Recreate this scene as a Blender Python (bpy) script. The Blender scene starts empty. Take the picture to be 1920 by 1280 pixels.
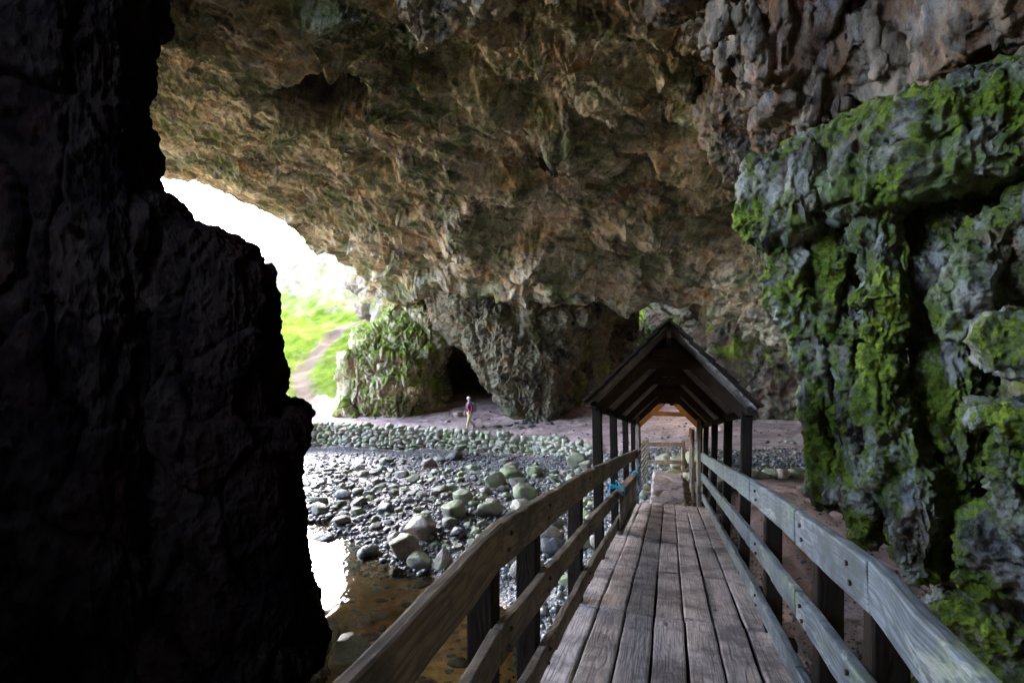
EXPOSURE = 7.1
Q = 1
import bpy, bmesh, math, random
import numpy as np
from mathutils import Vector, Matrix, Euler
random.seed(7); RNG = np.random.default_rng(11)
R = math.radians
scene = bpy.context.scene
COL = scene.collection
F = 1000.0                     # focal length in photo pixels (1920 wide)
def P(px, py, d): return np.array([(px-960)/F*d, d, (640-py)/F*d])   # a photographed point at depth d, in metres

# ------------------------------------------------------------ noise (numpy)
_perm = np.random.default_rng(3).permutation(256).astype(np.int64); _perm = np.concatenate([_perm, _perm, _perm])
_g = np.random.default_rng(5).normal(size=(256, 3)); _g /= np.linalg.norm(_g, axis=1)[:, None]
_r3 = np.random.default_rng(6).random((256, 3))
def _h(ix, iy, iz): return _perm[_perm[_perm[ix & 255] + (iy & 255)] + (iz & 255)]
def pn(p):
    if len(p) > 24576: return np.concatenate([pn(p[a:a+16384]) for a in range(0, len(p), 16384)])
    i = np.floor(p).astype(np.int64); f = p - i; u = f*f*f*(f*(f*6-15)+10); out = 0
    for dx in (0, 1):
        wx = u[:, 0] if dx else 1-u[:, 0]
        for dy in (0, 1):
            wy = u[:, 1] if dy else 1-u[:, 1]
            for dz in (0, 1):
                wz = u[:, 2] if dz else 1-u[:, 2]
                g = _g[_h(i[:, 0]+dx, i[:, 1]+dy, i[:, 2]+dz)]
                out = out + wx*wy*wz*(g[:, 0]*(f[:, 0]-dx)+g[:, 1]*(f[:, 1]-dy)+g[:, 2]*(f[:, 2]-dz))
    return out*1.6
def fbm(p, o=4, lac=2.03, gain=.5):
    s = 0; a = 1
    for k in range(o):
        s = s + a*pn(p + 17.3*k); a *= gain; p = p*lac
    return s
def ridged(p, o=4, lac=2.07, gain=.5):
    s = 0; a = 1
    for k in range(o):
        n = 1-np.abs(pn(p + 9.1*k))*1.7; s = s + a*n*np.abs(n); a *= gain; p = p*lac
    return s - 1
def worley(p):
    if len(p) > 24576:
        r = [worley(p[a:a+16384]) for a in range(0, len(p), 16384)]; return tuple(np.concatenate(k) for k in zip(*r))
    i = np.floor(p).astype(np.int64); f = p-i
    F1 = np.full(len(p), 9.); F2 = np.full(len(p), 9.); ID = np.zeros(len(p))
    for dx in (-1, 0, 1):
        for dy in (-1, 0, 1):
            for dz in (-1, 0, 1):
                h = _h(i[:, 0]+dx, i[:, 1]+dy, i[:, 2]+dz); c = _r3[h]+np.array([dx, dy, dz])
                d = np.sqrt(((c-f)**2).sum(1)); m = d < F1
                F2 = np.where(m, F1, np.minimum(F2, d)); F1 = np.where(m, d, F1); ID = np.where(m, _r3[h, 0], ID)
    return F1, F2, ID
def sstep(a, b, x):
    t = np.clip((x-a)/(b-a), 0, 1); return t*t*(3-2*t)

# ------------------------------------------------------------ object helpers
def mesh_np(name, v, f, smooth=True, attrs=None, mats=None):
    me = bpy.data.meshes.new(name)
    v = np.asarray(v, np.float32); f = np.asarray(f, np.int32); n = f.shape[1]
    me.vertices.add(len(v)); me.vertices.foreach_set('co', v.ravel())
    me.loops.add(f.size); me.loops.foreach_set('vertex_index', f.ravel())
    me.polygons.add(len(f)); me.polygons.foreach_set('loop_start', np.arange(0, f.size, n, dtype=np.int32))
    me.update(calc_edges=True)
    if smooth: me.polygons.foreach_set('use_smooth', np.ones(len(f), bool))
    for k, a in (attrs or {}).items(): add_attr(me, k, a)
    me.validate(); return me
def add_attr(me, k, a):
    a = np.asarray(a, np.float32)
    if a.ndim == 1: me.attributes.new(k, 'FLOAT', 'POINT').data.foreach_set('value', a)
    else: me.attributes.new(k, 'FLOAT_VECTOR', 'POINT').data.foreach_set('vector', a.ravel())
def link(name, me, mat=None, parent=None):
    o = bpy.data.objects.new(name, me); COL.objects.link(o)
    if mat is not None:
        me.materials.clear(); me.materials.append(mat)
    if parent: o.parent = parent
    return o
def tag(o, label=None, cat=None, group=None, kind=None):
    if label: o['label'] = label
    if cat: o['category'] = cat
    if group: o['group'] = group
    if kind: o['kind'] = kind
    return o
def empty(name, loc=(0, 0, 0), rz=0):
    o = bpy.data.objects.new(name, None); COL.objects.link(o); o.location = loc; o.rotation_euler = (0, 0, rz); o.empty_display_size = .2
    return o
def vnormals(me):
    n = np.empty(len(me.vertices)*3, np.float32); me.vertices.foreach_get('normal', n); return n.reshape(-1, 3)
def vco(me):
    n = np.empty(len(me.vertices)*3, np.float32); me.vertices.foreach_get('co', n); return n.reshape(-1, 3).astype(np.float64)
def setco(me, v):
    me.vertices.foreach_set('co', np.asarray(v, np.float32).ravel()); me.update()
def grid_faces(nr, nc, wrap=False):
    a = np.arange(nr*nc).reshape(nr, nc)
    if wrap: a = np.concatenate([a, a[:, :1]], 1)
    return np.stack([a[:-1, :-1], a[:-1, 1:], a[1:, 1:], a[1:, :-1]], -1).reshape(-1, 4)
def catmull(ctrl, n, axis, t=None):
    c = np.moveaxis(np.asarray(ctrl, float), axis, 0); m = len(c)
    if t is None: t = np.linspace(0, m-1, n)
    i = np.clip(np.floor(t).astype(int), 0, m-2); f = (t-i).reshape([-1]+[1]*(c.ndim-1))
    p0 = c[np.clip(i-1, 0, m-1)]; p1 = c[i]; p2 = c[i+1]; p3 = c[np.clip(i+2, 0, m-1)]
    out = .5*(2*p1+(p2-p0)*f+(2*p0-5*p1+4*p2-p3)*f*f+(3*p1-p0-3*p2+p3)*f**3)
    return np.moveaxis(out, 0, axis)
def tmp_normals(v, f):
    me = mesh_np('tmp', v, f); n = vnormals(me).astype(float); bpy.data.meshes.remove(me); return n

# ------------------------------------------------------------ material helpers
class NT:
    def __init__(s, name):
        s.m = bpy.data.materials.new(name); s.m.use_nodes = True; s.t = s.m.node_tree; s.t.nodes.clear()
        s.out = s.n('ShaderNodeOutputMaterial')
    def n(s, ty, **kw):
        nd = s.t.nodes.new(ty)
        for k, v in kw.items():
            if k.startswith('i_'):
                key = k[2:]; key = int(key) if key.isdigit() else key.replace('_', ' ')
                s.set(nd.inputs[key], v)
            else: setattr(nd, k, v)
        return nd
    def set(s, inp, v):
        if isinstance(v, bpy.types.NodeSocket): s.t.links.new(v, inp)
        elif isinstance(v, bpy.types.Node): s.t.links.new(v.outputs[0], inp)
        else:
            if hasattr(inp, 'default_value') and isinstance(v, (tuple, list)) and len(v) == 3 and inp.type == 'RGBA': v = (*v, 1)
            if isinstance(v, (int, float)) and getattr(inp, 'type', '') == 'RGBA': v = (v, v, v, 1)
            inp.default_value = v
    def pos(s): return s.n('ShaderNodeNewGeometry').outputs['Position']
    def nrm(s): return s.n('ShaderNodeNewGeometry').outputs['Normal']
    def obj(s): return s.n('ShaderNodeTexCoord').outputs['Object']
    def mapv(s, v, sc=(1, 1, 1), rot=(0, 0, 0), loc=(0, 0, 0)):
        return s.n('ShaderNodeMapping', i_Vector=v, i_Scale=sc, i_Rotation=rot, i_Location=loc).outputs[0]
    def noise(s, v, sc, det=6, rough=.6, dist=0.):
        return s.n('ShaderNodeTexNoise', i_Vector=v, i_Scale=sc, i_Detail=det, i_Roughness=rough, i_Distortion=dist).outputs['Fac']
    def vor(s, v, sc, feature='F1', out='Distance', rand=1.):
        return s.n('ShaderNodeTexVoronoi', feature=feature, i_Vector=v, i_Scale=sc, i_Randomness=rand).outputs[out]
    def ramp(s, fac, stops, mode='LINEAR'):
        nd = s.n('ShaderNodeValToRGB', i_Fac=fac); cr = nd.color_ramp; cr.interpolation = mode
        while len(cr.elements) < len(stops): cr.elements.new(.5)
        for e, (p, c) in zip(cr.elements, stops):
            e.position = p; e.color = (c, c, c, 1) if isinstance(c, (int, float)) else (*c, 1)
        return nd.outputs['Color']
    def mix(s, fac, a, b, mode='MIX'):
        nd = s.n('ShaderNodeMix', data_type='RGBA', blend_type=mode)
        s.set(nd.inputs[0], fac); s.set(nd.inputs[6], a); s.set(nd.inputs[7], b); return nd.outputs[2]
    def math(s, op, a, b=0., clamp=False):
        nd = s.n('ShaderNodeMath', operation=op, use_clamp=clamp); s.set(nd.inputs[0], a); s.set(nd.inputs[1], b); return nd.outputs[0]
    def mr(s, v, a, b, c=0., d=1.):
        return s.n('ShaderNodeMapRange', i_0=v, i_1=a, i_2=b, i_3=c, i_4=d).outputs[0]
    def attr(s, name, out='Fac'): return s.n('ShaderNodeAttribute', attribute_name=name).outputs[out]
    def sep(s, v): return s.n('ShaderNodeSeparateXYZ', i_0=v).outputs
    def bump(s, h, strength=.5, dist=.05, normal=None):
        nd = s.n('ShaderNodeBump', i_Height=h, i_Strength=strength, i_Distance=dist)
        if normal is not None: s.set(nd.inputs['Normal'], normal)
        return nd.outputs[0]
    def bsdf(s, col, rough=.8, normal=None, spec=.3, **kw):
        nd = s.n('ShaderNodeBsdfPrincipled'); s.set(nd.inputs['Base Color'], col); s.set(nd.inputs['Roughness'], rough)
        s.set(nd.inputs['Specular IOR Level'], spec)
        if normal is not None: s.set(nd.inputs['Normal'], normal)
        for k, v in kw.items(): s.set(nd.inputs[k.replace('_', ' ')], v)
        s.t.links.new(nd.outputs[0], s.out.inputs[0]); return nd
# ============================================================ materials
def rock_mat(name, base, dark, pale, rust=None, green=None, gamt=0., bs=1., moss=None, moss_thr=.5, recess_shade=None, streak=0, moss_up=0., strata=(0, 0, 1), stretch=(1, 1, 1), rough=.85, wet=0., bstr=.7, frost=0., spec=.12):
    t = NT(name); p = t.pos(); ps = t.mapv(p, stretch)
    n1 = t.noise(ps, (.22 if streak else .45)*bs, 7, .62, .8); n2 = t.noise(ps, 2.3*bs, 8, .68, .3); n3 = t.noise(ps, 9*bs, 6, .7)
    col = t.mix(t.ramp(n1, [(.36, 0.), (.62, 1.)]), base, pale)
    nd = t.noise(t.mapv(ps, loc=(3, 8, 4)), (.5 if streak else .95)*bs, 13, .70, .5)
    col = t.mix(t.ramp(nd, [(.40, 1.), (.54, 0.)]), col, dark)
    if rust:
        n4 = t.noise(t.mapv(ps, loc=(7, 3, 1)), .8*bs, 6, .65, .8)
        col = t.mix(t.ramp(n4, [(.50, 0.), (.66, .85)]), col, rust)
    if green:
        n5 = t.noise(t.mapv(ps, loc=(-4, 9, 2)), .6*bs, 7, .7, .5)
        col = t.mix(t.ramp(n5, [(.60-gamt, 0.), (.74-gamt, .9)]), col, green)
    if frost:   # pale mineral crust, stays put on the rock
        n7 = t.noise(t.mapv(ps, loc=(1, -9, 5)), 1.6*bs, 10, .78)
        col = t.mix(t.ramp(n7, [(.51, 0.), (.64, frost)]), col, (.42, .42, .44))
    if streak:      # bedding seams sweeping up from the mouth
        sp = t.mapv(t.mapv(p, rot=(0, 0, R(-41))), (.16, 1, 1.3)); ns = t.noise(sp, 2.2, 8, .68, .35)
        col = t.mix(t.ramp(ns, [(.38, .75), (.50, 0.)]), col, dark); col = t.mix(t.ramp(ns, [(.56, 0.), (.68, .6)]), col, pale)
    if recess_shade: col = t.mix(t.math('MULTIPLY', t.attr('recess_shade'), .93), col, recess_shade)  # painted shade: darkens the rock colour inside the roof recess
    vr = t.vor(t.mapv(ps, loc=(2, 2, 2)), 3.1*bs, 'DISTANCE_TO_EDGE')
    h = t.math('ADD', t.math('MULTIPLY', n2, 1.0), t.math('MULTIPLY', n3, .55))
    n6 = t.noise(ps, 26*bs, 5, .7); h = t.math('ADD', h, t.math('MULTIPLY', n6, .35))
    crack = t.ramp(vr, [(.0, 0.), (.05, 1.)]); h = t.math('ADD', h, t.math('MULTIPLY', crack, .06))
    col = t.mix(t.ramp(n3, [(.33, .55), (.5, 0.)]), col, dark)
    ro = rough
    if wet: ro = t.mr(n1, .35, .65, rough, rough-wet)
    if moss:
        nz = t.sep(t.nrm())[2]; m1 = t.noise(t.mapv(p, (1, 1, .5)), 1.9, 12, .76, .5); m2 = t.noise(p, 22, 6, .75)
        mf = t.math('ADD', t.math('ADD', m1, t.math('MULTIPLY', nz, moss_up)), t.math('MULTIPLY', t.math('SUBTRACT', m2, .5), .35))
        mf = t.ramp(mf, [(moss_thr-.035, 0.), (moss_thr+.03, 1.)])
        mc = t.mix(t.ramp(t.noise(p, 2.6, 6, .7), [(.36, 0.), (.64, 1.)]), moss[0], moss[1]); mc = t.mix(t.ramp(m2, [(.4, .8), (.55, 0.)]), mc, moss[2])
        col = t.mix(mf, col, mc); h = t.math('ADD', h, t.math('MULTIPLY', mf, t.math('ADD', .12, t.math('MULTIPLY', m2, .5))))
    t.bsdf(col, ro, t.bump(h, bstr, .14/bs), spec)
    return t.m
M = {}
M['roof'] = rock_mat('roof_rock', (.42, .35, .23), (.06, .056, .042), (.70, .62, .47), rust=(.56, .33, .14), green=(.16, .21, .09), gamt=.145, streak=1, bs=.8, stretch=(1, 1, 1.3), frost=.7, recess_shade=(.02, .018, .018))
M['back'] = rock_mat('back_rock', (.165, .145, .095), (.03, .028, .022), (.25, .22, .15), rust=(.20, .125, .065), green=(.10, .125, .05), gamt=.06, bs=.9, moss=((.14, .19, .04), (.20, .24, .06), (.04, .06, .02)), moss_thr=.66)
M['mound'] = rock_mat('mound_rock', (.42, .35, .22), (.09, .08, .05), (.58, .50, .35), rust=(.17, .11, .07), bs=.9, moss=((.17, .26, .03), (.28, .38, .04), (.06, .09, .02)), moss_thr=.56, moss_up=.16, stretch=(1, 1, .45))
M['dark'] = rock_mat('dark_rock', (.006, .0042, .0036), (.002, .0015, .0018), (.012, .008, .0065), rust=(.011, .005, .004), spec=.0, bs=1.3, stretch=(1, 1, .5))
M['right'] = rock_mat('mossy_rock', (.21, .19, .145), (.028, .025, .019), (.37, .36, .31), rust=(.19, .13, .07), green=(.14, .19, .06), gamt=.13, bs=2.2, moss=((.085, .13, .016), (.22, .285, .026), (.02, .033, .007)), moss_thr=.515, moss_up=.03, wet=.35, frost=.45, stretch=(1, 1, .6))
M['upper'] = rock_mat('upper_rock', (.15, .11, .078), (.022, .017, .013), (.30, .24, .175), rust=(.22, .10, .045), green=(.09, .11, .04), gamt=0., bs=1.8, stretch=(1, 1, .35), wet=.25, frost=.35)
M['cliff'] = rock_mat('cliff_rock', (.26, .235, .19), (.10, .09, .075), (.36, .33, .28), rust=(.26, .19, .12), bs=.35, moss=((.22, .3, .06), (.30, .36, .10), (.1, .16, .03)), moss_thr=.60, moss_up=.15)

M['tunnel'] = rock_mat('tunnel_rock', (.16, .13, .10), (.03, .03, .026), (.25, .215, .16), rust=(.19, .11, .07), green=(.26, .36, .03), gamt=.10, bs=.9)
def stone_mat(name, base, pale, dark, alg, thr, rough=.6, sc=1.):
    t = NT(name); p = t.obj(); r = t.n('ShaderNodeObjectInfo').outputs['Random']
    pw = t.pos()
    n1 = t.noise(pw, 5*sc, 6, .65); n2 = t.noise(pw, 30*sc, 5, .7)
    col = t.mix(t.ramp(n1, [(.35, 0.), (.65, 1.)]), base, pale)
    col = t.mix(t.ramp(n2, [(.35, .8), (.5, 0.)]), col, dark)
    col = t.mix(t.mr(r, 0, 1, 0., .35), col, dark)
    nz = t.sep(t.nrm())[2]; mf = t.math('ADD', t.noise(pw, 2.2*sc, 5, .6), t.math('MULTIPLY', nz, .12))
    col = t.mix(t.ramp(mf, [(thr-.05, 0.), (thr+.05, .85)]), col, alg)
    t.bsdf(col, rough, t.bump(t.math('ADD', n1, t.math('MULTIPLY', n2, .5)), .9, .05), .22)
    return t.m
M['stone'] = stone_mat('grey_stone', (.17, .14, .105), (.30, .26, .205), (.06, .058, .06), (.19, .21, .10), .60, .5)
M['stone_green'] = stone_mat('green_stone', (.22, .215, .145), (.36, .35, .25), (.11, .105, .075), (.24, .26, .12), .57, .65)
M['stone_dark'] = stone_mat('dark_stone', (.075, .068, .062), (.15, .14, .13), (.02, .02, .025), (.07, .10, .04), .66, .28)
M['stone_brown'] = stone_mat('brown_stone', (.27, .205, .155), (.42, .35, .28), (.09, .065, .045), (.2, .21, .10), .66, .5)
M['wallstone'] = stone_mat('wall_stone', (.36, .335, .25), (.56, .52, .42), (.08, .075, .06), (.25, .28, .13), .60, .75, .6)

def terrain_mat():
    t = NT('cave_ground'); p = t.pos()
    n1 = t.noise(p, .8, 7, .6, .3); n2 = t.noise(p, 6, 6, .65); n3 = t.noise(p, 40, 4, .7)
    sand = t.mix(t.ramp(n1, [(.38, 0.), (.62, 1.)]), (.31, .205, .175), (.47, .335, .29))
    sand = t.mix(t.ramp(t.noise(t.mapv(p, (1, 2.2, 1)), .5, 10, .72, .6), [(.42, .75), (.54, 0.)]), sand, (.17, .11, .095))
    sand = t.mix(t.ramp(n2, [(.36, .8), (.5, 0.)]), sand, (.20, .125, .105))
    v = t.vor(p, 14, out='Color'); vd = t.vor(p, 14)
    grav = t.mix(t.sep(v)[0], (.15, .135, .13), (.40, .365, .34)); grav = t.mix(t.ramp(vd, [(.3, 0.), (.55, .95)]), grav, (.025, .022, .022))
    bed = t.mix(t.ramp(n2, [(.35, 0.), (.65, 1.)]), (.55, .25, .05), (.85, .52, .16)); bed = t.mix(t.ramp(n1, [(.40, .7), (.55, 0.)]), bed, (.22, .09, .02))
    g1 = t.noise(p, 1.4, 8, .7); grass = t.mix(t.ramp(g1, [(.38, 0.), (.62, 1.)]), (.040, .068, .006), (.080, .110, .010))
    grass = t.mix(t.ramp(t.noise(p, .35, 6, .7), [(.55, 0.), (.68, .7)]), grass, (.085, .07, .035))
    pale = t.mix(t.ramp(g1, [(.36, 0.), (.6, 1.)]), (.085, .072, .042), (.17, .15, .105))
    red = t.mix(n2, (.34, .21, .185), (.48, .33, .29)); red = t.mix(t.ramp(n3, [(.38, .6), (.5, 0.)]), red, (.12, .08, .075))
    c = t.mix(t.attr('gravel'), sand, grav); c = t.mix(t.attr('bed'), c, bed); c = t.mix(t.attr('red'), c, red)
    edge = t.math('ADD', t.attr('grass'), t.math('MULTIPLY', t.math('SUBTRACT', n2, .5), .5))
    c = t.mix(t.ramp(edge, [(.42, 0.), (.56, 1.)]), c, grass); c = t.mix(t.attr('pale'), c, pale); c = t.mix(t.attr('trail'), c, (.10, .075, .055))
    h = t.math('ADD', t.math('MULTIPLY', n2, 1.), t.math('MULTIPLY', n3, .35)); h = t.math('ADD', h, t.math('MULTIPLY', t.math('MULTIPLY', vd, -.8), t.attr('gravel')))
    ro = t.mix(t.attr('gravel'), .85, .42)
    t.bsdf(c, ro, t.bump(h, .8, .05), t.mr(t.math('ADD', t.attr('grass'), t.attr('pale')), 0, .6, .35, .02)); return t.m
M['ground'] = terrain_mat()

def water_mat():
    t = NT('stream_water'); p = t.pos()
    h = t.math('ADD', t.noise(t.mapv(p, (1, .55, 1)), 5.5, 3, .55, .5), t.math('MULTIPLY', t.noise(p, 1.2, 2), .8))
    nm = t.bump(h, .07, .06)
    gl = t.n('ShaderNodeBsdfGlossy', i_Roughness=.02, i_Normal=nm, i_Color=(1, 1, 1, 1))
    tr = t.n('ShaderNodeBsdfTransparent', i_Color=(.99, .93, .78, 1))
    fr = t.n('ShaderNodeFresnel', i_IOR=1.5, i_Normal=nm)
    mx = t.n('ShaderNodeMixShader'); t.set(mx.inputs[0], fr); t.set(mx.inputs[1], tr); t.set(mx.inputs[2], gl)
    t.t.links.new(mx.outputs[0], t.out.inputs[0]); return t.m
M['water'] = water_mat()

def wood_mat(name, base, pale, dark, algae=None, athr=.6, rough=.7, streak=None, grain=.26, spec=.2):
    t = NT(name); g = t.attr('gc', 'Vector')          # x along the grain in metres, y/z across, plus a random shift per board
    w = t.noise(t.mapv(g, (1.1, 5, 5)), 1., 3, .5, .4)
    gw = t.mapv(g, (.9, 9, 9))
    warp = t.n('ShaderNodeVectorMath', operation='MULTIPLY_ADD'); nn = t.n('ShaderNodeTexNoise', i_Vector=t.mapv(g, (1.6, 6, 6)), i_Scale=1., i_Detail=2.).outputs['Color']
    t.set(warp.inputs[0], nn); t.set(warp.inputs[1], (.5, 3.2, 3.2)); t.set(warp.inputs[2], gw)
    ring = t.n('ShaderNodeTexWave', wave_type='RINGS', rings_direction='X', i_Vector=warp.outputs[0], i_Scale=1.1, i_Distortion=1.2, i_Detail=3., i_Detail_Scale=1.5).outputs['Fac']
    fine = t.noise(t.mapv(g, (2.5, 110, 110)), 1., 5, .7)
    rnd = t.attr('br')
    col = t.mix(w, base, pale); col = t.mix(t.ramp(ring, [(.1, grain), (.55, 0.)]), col, dark)
    col = t.mix(t.ramp(fine, [(.38, .75), (.52, 0.)]), col, dark)
    col = t.mix(t.mr(rnd, 0, 1, 0, .55), col, t.mix(.5, base, dark))
    big = t.noise(t.pos(), 2.1, 6, .7)
    col = t.mix(t.ramp(big, [(.40, .7), (.54, 0.)]), col, dark)
    kn = t.vor(t.mapv(g, (1.5, 4.2, 4.2), loc=(.3, .2, .1)), 1.); col = t.mix(t.ramp(kn, [(.05, .9), (.09, 0.)]), col, dark)
    if streak: col = t.mix(t.ramp(t.noise(t.mapv(g, (1.8, 7, 7), loc=(4, 4, 4)), 1., 5, .6, 1.2), [(.60, 0.), (.64, .7), (.67, 0.)]), col, streak)
    if algae:
        a = t.noise(t.pos(), 1.9, 7, .72, .3); col = t.mix(t.ramp(a, [(athr-.05, 0.), (athr+.06, .8)]), col, algae)
    h = t.math('ADD', t.math('MULTIPLY', fine, .5), t.math('MULTIPLY', ring, .5)); h = t.math('ADD', h, t.math('MULTIPLY', big, .4))
    t.bsdf(col, rough, t.bump(h, .5, .005), spec); return t.m
M['w_deck'] = wood_mat('deck_wood', (.52, .40, .33), (.74, .61, .52), (.075, .06, .057), rough=.6)
M['w_rail_l'] = wood_mat('brown_rail_wood', (.20, .135, .08), (.33, .24, .155), (.035, .028, .022), rough=.7, grain=.5)
M['w_rail_r'] = wood_mat('blue_grey_rail_wood', (.13, .15, .155), (.25, .285, .30), (.06, .065, .06), algae=(.20, .26, .08), athr=.62, rough=.55, streak=(.36, .36, .29), grain=.6)
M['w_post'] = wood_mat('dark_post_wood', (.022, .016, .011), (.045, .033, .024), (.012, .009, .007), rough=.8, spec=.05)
M['w_post_l'] = wood_mat('pale_post_wood', (.36, .29, .2), (.5, .42, .3), (.07, .05, .035), rough=.7)
M['w_roof'] = wood_mat('shelter_wood', (.08, .052, .034), (.15, .10, .065), (.035, .024, .016), rough=.8, spec=.06)
M['w_shingle'] = wood_mat('shingle_wood', (.30, .25, .20), (.44, .38, .32), (.05, .04, .035), rough=.8)

M['pathstone'] = stone_mat('path_stone', (.26, .22, .20), (.38, .335, .31), (.10, .085, .08), (.2, .2, .14), .78, .7)
def simple(name, col, rough=.7, spec=.3, bs=60, var=.35, bstr=.2, **kw):
    t = NT(name); p = t.obj(); n = t.noise(p, bs, 4, .6)
    dk = tuple(c*(1-var) for c in col); lt = tuple(min(1, c*(1+var)) for c in col)
    t.bsdf(t.mix(n, dk, lt), rough, t.bump(n, bstr, .01), spec, **kw); return t.m
# ============================================================ camera, light, world
cam = bpy.data.cameras.new('camera'); camo = bpy.data.objects.new('camera', cam); COL.objects.link(camo)
camo.rotation_euler = (R(90), 0, 0); cam.sensor_width = 36; cam.lens = 36*F/1920; cam.clip_start = .05; cam.clip_end = 3000
scene.camera = camo
SUN_EL, SUN_AZ = R(24), R(12)     # azimuth measured clockwise from +Y
wd = bpy.data.worlds.new('World'); scene.world = wd; wd.use_nodes = True; nt = wd.node_tree; nt.nodes.clear()
sky = nt.nodes.new('ShaderNodeTexSky'); sky.sky_type = 'NISHITA'; sky.sun_disc = False; sky.sun_elevation = SUN_EL; sky.sun_rotation = SUN_AZ
sky.air_density = .7; sky.dust_density = 6.; sky.ozone_density = .3
bg = nt.nodes.new('ShaderNodeBackground'); bg.inputs[1].default_value = .08
wo = nt.nodes.new('ShaderNodeOutputWorld'); nt.links.new(sky.outputs[0], bg.inputs[0]); nt.links.new(bg.outputs[0], wo.inputs[0])
sl = bpy.data.lights.new('sun', 'SUN'); sl.energy = 2.5; sl.angle = R(.5); sl.color = (1, .94, .85)
so = bpy.data.objects.new('sun', sl); COL.objects.link(so)
sd = Vector((math.sin(SUN_AZ)*math.cos(SUN_EL), math.cos(SUN_AZ)*math.cos(SUN_EL), math.sin(SUN_EL)))
so.rotation_euler = sd.to_track_quat('Z', 'Y').to_euler(); so.location = (0, 0, 40)
scene.view_settings.view_transform = 'Standard'; scene.view_settings.look = 'None'; scene.view_settings.gamma = 1
scene.view_settings.exposure = EXPOSURE
scene.cycles.max_bounces = 10; scene.cycles.diffuse_bounces = 7; scene.cycles.glossy_bounces = 4; scene.cycles.transparent_max_bounces = 8
scene.cycles.use_denoising = True; scene.cycles.sample_clamp_indirect = 12; scene.cycles.caustics_reflective = False; scene.cycles.caustics_refractive = False

# ============================================================ bridge frame
TH = R(16.4); SN, CS = math.sin(TH), math.cos(TH)
def B(u, s, z): return np.array([s*SN+u*CS, s*CS-u*SN, z])      # u across, s along the bridge
_RS = [-4, 1.93, 2.97, 4.5, 11.2, 16]; _RZ = [-.66, -.69, -.84, -1.07, -2.2, -3.0]
def railz(s): return float(np.interp(s, _RS, _RZ))
def deckz(s):
    return float(np.interp(s, [-4, 1.5, 2.8, 4.13, 5.48, 7.0, 8.47, 9.7, 10.9], [-1.72, -1.735, -1.87, -2.05, -2.275, -2.53, -2.78, -2.99, -3.19]))

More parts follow.
